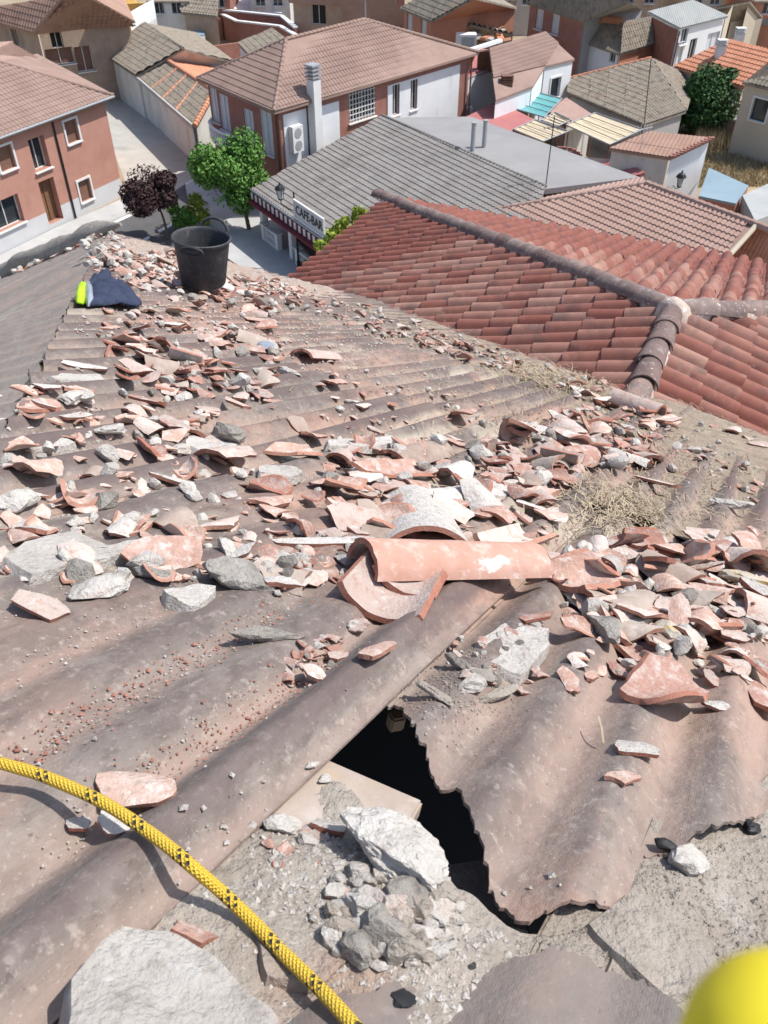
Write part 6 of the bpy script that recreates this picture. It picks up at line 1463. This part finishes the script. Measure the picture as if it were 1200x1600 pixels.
def handle(an, out):
    c, s = math.cos(an), math.sin(an); rad = Vector((c, s, 0)); tan = Vector((-s, c, 0)); mb = MB()
    if out:     # loop standing above the rim
        pts = [rad*(.212) + tan*(.105*math.cos(t)) + Vector((0, 0, .345 + .075*math.sin(t))) + rad*(.02*math.sin(t)) for t in [math.pi*j/12 for j in range(13)]]
        mb.tube(pts, .013, 8)
    else:       # slot grip folded down against the side
        pts = [rad*(.213) + tan*(.085*math.cos(t)) + Vector((0, 0, .315 + .03*math.sin(t)*(1 if math.sin(t) > 0 else 1.2))) + rad*(-.012*abs(math.sin(t)) if math.sin(t) < 0 else 0) for t in [2*math.pi*j/20 for j in range(21)]]
        mb.tube(pts, .009, 6)
        mb.box(rad*.2085 + Vector((0, 0, .313)), (.07, .003, .016), Matrix((tan, rad, Vector((0, 0, 1)))).transposed())
    mb.build('handle', Mt['rubber'], bk, 50, BM_)
handle(R(-100), False); handle(R(72), True)

# ------------------------------------------------------------------ folded work jacket
def cloth_blob(name, px, w, h, m, parent, seed, fold=.25):
    p = [Vector((*ruv(x, y, w), w)) for x, y in px]; c = sum(p, Vector())/len(p); n = len(p); dense = []
    for i in range(n):
        for j in range(6): dense.append(p[i].lerp(p[(i+1) % n], j/6))
    nn = len(dense); mb = MB(); rings = [1, .97, .9, .78, .62, .42, .2]
    for r_ in rings:
        for q in dense:
            x = c + (q-c)*r_; f = noise.noise(Vector((x.x*14+seed, x.y*6, 0)))*.6 + noise.noise(Vector((x.x*5, x.y*22+seed, 3)))*.5
            mb.v.append((x.x, x.y, w + h*((1-r_**2.5)**.5)*(1+fold*f) + fold*h*.3*f*(1-r_)))
    mb.v.append((c.x, c.y, w+h))
    for j in range(len(rings)-1):
        for i in range(nn): l = (i+1) % nn; mb.f.append((j*nn+i, j*nn+l, (j+1)*nn+l, (j+1)*nn+i)); mb.m.append(0)
    for i in range(nn): mb.f.append(((len(rings)-1)*nn+i, (len(rings)-1)*nn+(i+1) % nn, len(rings)*nn)); mb.m.append(0)
    mb.f.append(tuple(range(nn))); mb.m.append(0)
    me = mb.mesh(name, 70); recalc(me); return link(name, me, m, parent, RM)
Mt['navy'] = mat('navy_cloth', (.022, .03, .062, 1), (.036, .048, .09, 1), 16, .85, bump=.6, bscale=26, bdist=.02)
Mt['lime'] = mat('lime_cloth', (.45, .75, .02, 1), (.38, .62, .02, 1), 14, .7, bump=.5, bscale=26, bdist=.02)
Mt['reflect'] = mat('reflective_band', (.2, .24, .3, 1), (.28, .32, .38, 1), 14, .4)
wj = .05; jk = thing('work_jacket', RM @ Vector((*ruv(165, 470, wj), wj)), 'folded navy work jacket with lime panel lying on the rubble by the hip', 'jacket')
cloth_blob('body', [(138, 446), (152, 440), (188, 441), (202, 452), (222, 476), (214, 480), (186, 474), (160, 478), (140, 479)], wj, .06, Mt['navy'], jk, 2, .8)
cloth_blob('reflective_band', [(130, 449), (140, 445), (145, 460), (146, 478), (137, 479), (131, 470)], wj, .06, Mt['reflect'], jk, 5, .4)
cloth_blob('lime_panel', [(117, 468), (120, 455), (130, 446), (135, 452), (135, 470), (130, 476), (120, 474)], wj, .055, Mt['lime'], jk, 8, .5)
cloth_blob('sleeve', [(134, 446), (150, 436), (170, 424), (174, 430), (173, 441), (155, 445), (140, 450)], wj+.03, .05, Mt['navy'], jk, 11, .7)
put = cloth_blob('plastic_scrap', [(400, 534), (408, 530), (424, 534), (432, 546), (422, 548), (406, 543)], .03, .02, Mt['reflect'], None, 14); tag(put, 'crumpled dark plastic scrap under white mortar in the upper middle', 'plastic scrap')

# ------------------------------------------------------------------ rope
rp = [(-420, 1120, .05), (-300, 1136, .045), (-170, 1152, .042), (-60, 1172, .04), (0, 1192, .042), (55, 1208, .044), (110, 1230, .046), (165, 1256, .046), (215, 1288, .044), (262, 1322, .042), (305, 1358, .036), (350, 1397, .014), (395, 1440, .002), (440, 1487, .0), (480, 1526, .004), (520, 1566, .012), (560, 1612, .016), (600, 1665, .02)]
ctrl = [Vector((*ruv(x, y, w), w)) for x, y, w in rp]
fine = []
for i in range(1, len(ctrl)-2):
    a, b, c, d = ctrl[i-1:i+3]
    for j in range(14):
        t = j/14; fine.append(.5*((2*b) + (c-a)*t + (2*a-5*b+4*c-d)*t*t + (3*b-a-3*c+d)*t**3))
n = 16; RR = .0079; V = []; F = []; UV = []; acc = 0; lens = [0]
for i in range(1, len(fine)): lens.append(lens[-1] + (fine[i]-fine[i-1]).length)
for i, p in enumerate(fine):
    t = (fine[min(i+1, len(fine)-1)] - fine[max(0, i-1)]).normalized(); a = t.cross(Vector((0, 0, 1))).normalized(); b = a.cross(t)
    for j in range(n): an = 2*math.pi*j/n; rr_ = RR*(1 + .05*noise.noise(Vector((i*.13, 1, 1)))); V.append(tuple(p + a*(rr_*math.cos(an)) + b*(rr_*.93*math.sin(an))))
for i in range(len(fine)-1):
    for j in range(n): l = (j+1) % n; F.append((i*n+j, i*n+l, (i+1)*n+l, (i+1)*n+j)); UV += [(lens[i], j/n), (lens[i], (j+1)/n), (lens[i+1], (j+1)/n), (lens[i+1], j/n)]
me = bpy.data.meshes.new('safety_rope'); me.from_pydata(V, [], F); uvl = me.uv_layers.new(name='UVMap'); uvl.data.foreach_set('uv', [c for q in UV for c in q]); me.polygons.foreach_set('use_smooth', [True]*len(F))
def rope_material():
    m = bpy.data.materials.new('yellow_rope'); m.use_nodes = True; N = m.node_tree.nodes; L = m.node_tree.links; b = N['Principled BSDF']; b.inputs['Roughness'].default_value = .65
    uv = N.new('ShaderNodeUVMap'); sp = N.new('ShaderNodeSeparateXYZ'); L.new(uv.outputs[0], sp.inputs[0])
    def mt(op, a, c=None):
        x = N.new('ShaderNodeMath'); x.operation = op
        for q, i in ((a, 0), (c, 1)):
            if q is None: continue
            if isinstance(q, (int, float)): x.inputs[i].default_value = q
            else: L.new(q, x.inputs[i])
        return x.outputs[0]
    l = mt('MULTIPLY', sp.outputs[0], 330.); a = mt('MULTIPLY', sp.outputs[1], 16.)          # strands crossing on the diagonal
    p1, p2 = mt('ADD', l, a), mt('SUBTRACT', l, a)
    w1, w2 = mt('ABSOLUTE', mt('SINE', mt('MULTIPLY', p1, math.pi/2))), mt('ABSOLUTE', mt('SINE', mt('MULTIPLY', p2, math.pi/2)))
    hgt = mt('MULTIPLY', w1, w2)
    f1, f2 = mt('MODULO', mt('FLOOR', mt('MULTIPLY', p1, .5)), 2.), mt('MODULO', mt('FLOOR', mt('MULTIPLY', p2, .5)), 2.)
    chk = mt('GREATER_THAN', mt('ABSOLUTE', mt('ADD', f1, f2)), 1.5)
    band = mt('LESS_THAN', mt('FRACT', mt('MULTIPLY', sp.outputs[0], 1/.072)), .3)
    fac = mt('MULTIPLY', mt('GREATER_THAN', mt('ABSOLUTE', f1), .5), mt('MULTIPLY', band, mt('GREATER_THAN', mt('FRACT', mt('MULTIPLY', p2, .25)), .35)))
    mx = N.new('ShaderNodeMix'); mx.data_type = 'RGBA'; L.new(fac, mx.inputs[0]); mx.inputs[6].default_value = (.70, .46, .045, 1); mx.inputs[7].default_value = (.035, .03, .02, 1)
    nz = N.new('ShaderNodeTexNoise'); nz.inputs['Scale'].default_value = 40; tc = N.new('ShaderNodeTexCoord'); L.new(tc.outputs['Object'], nz.inputs[0])
    m2 = N.new('ShaderNodeMix'); m2.data_type = 'RGBA'; m2.blend_type = 'MULTIPLY'; m2.inputs[0].default_value = .5; L.new(mx.outputs[2], m2.inputs[6]); L.new(nz.outputs['Fac'], m2.inputs[7]); L.new(mx.outputs[2], b.inputs['Base Color'])
    bp = N.new('ShaderNodeBump'); bp.inputs['Strength'].default_value = 1; bp.inputs['Distance'].default_value = .0022; L.new(hgt, bp.inputs['Height']); L.new(bp.outputs[0], b.inputs['Normal']); return m
tag(link('safety_rope', me, rope_material(), None, RM), 'yellow braided safety rope with dark flecks across the lower left', 'rope')

# ------------------------------------------------------------------ out of focus yellow thing close to the lens
dirc = ray(1252, 1690).normalized(); cpos = CAM + dirc*.15; ax = (ray(1330, 1800).normalized() - dirc).normalized()
bm = bmesh.new(); bmesh.ops.create_uvsphere(bm, u_segments=28, v_segments=18, radius=.0165)
for v_ in bm.verts:
    if v_.co.z < 0: v_.co.z *= 2.6; v_.co.x *= 1.08; v_.co.y *= 1.02
    v_.co += Vector((1, 0, 0))*.0006*noise.noise(v_.co*150)
me = bpy.data.meshes.new('glove_fingertip'); bm.to_mesh(me); bm.free(); me.polygons.foreach_set('use_smooth', [True]*len(me.polygons))
Mt['yellow'] = mat('yellow_rubber', (.72, .58, .02, 1), (.78, .64, .03, 1), 60, .5)
o = link('glove_fingertip', me, Mt['yellow'], None, Matrix.Translation(cpos) @ (-ax).to_track_quat('Z', 'Y').to_matrix().to_4x4()); tag(o, 'out-of-focus yellow rounded tip close to the lens in the bottom right corner', 'yellow tip')

# ------------------------------------------------------------------ only the pieces that show largest stay single; the small rest is litter
def thin_out(kind, keep, label):
    obs = [o for o in COL.objects if o.name.split('.')[0] == kind and o.parent is None]
    size = lambda o: -max(o.matrix_world.to_scale())*max((v.co.length for v in o.data.vertices))/max(.3, (o.matrix_world.translation - CAM).length)
    obs.sort(key=lambda o: (0 if 'group' not in o else 1, size(o))); rest = obs[keep:]
    if not rest: return
    mb = MB(); mats = []
    for o in rest:
        i = len(mb.v); mw = o.matrix_world.copy(); mb.v += [tuple(mw @ v.co) for v in o.data.vertices]; mi = []
        for m in o.data.materials:
            if m not in mats: mats.append(m)
            mi.append(mats.index(m))
        for p in o.data.polygons: mb.f.append(tuple(i+k for k in p.vertices)); mb.m.append(mi[p.material_index])
        bpy.data.objects.remove(o)
    tag(mb.build(kind + '_litter', mats, None, 32), label, 'rubble', kind='stuff')
for o in COL.objects: pass
bpy.context.view_layer.update()
thin_out('tile_shard', 285, 'smallest broken tile shards scattered over the stripped roof')
thin_out('pile_stone', 0, 'small mortar stones filling the rubble pile by the hole')
thin_out('mortar_chunk', 170, 'smallest mortar lumps scattered over the stripped roof')
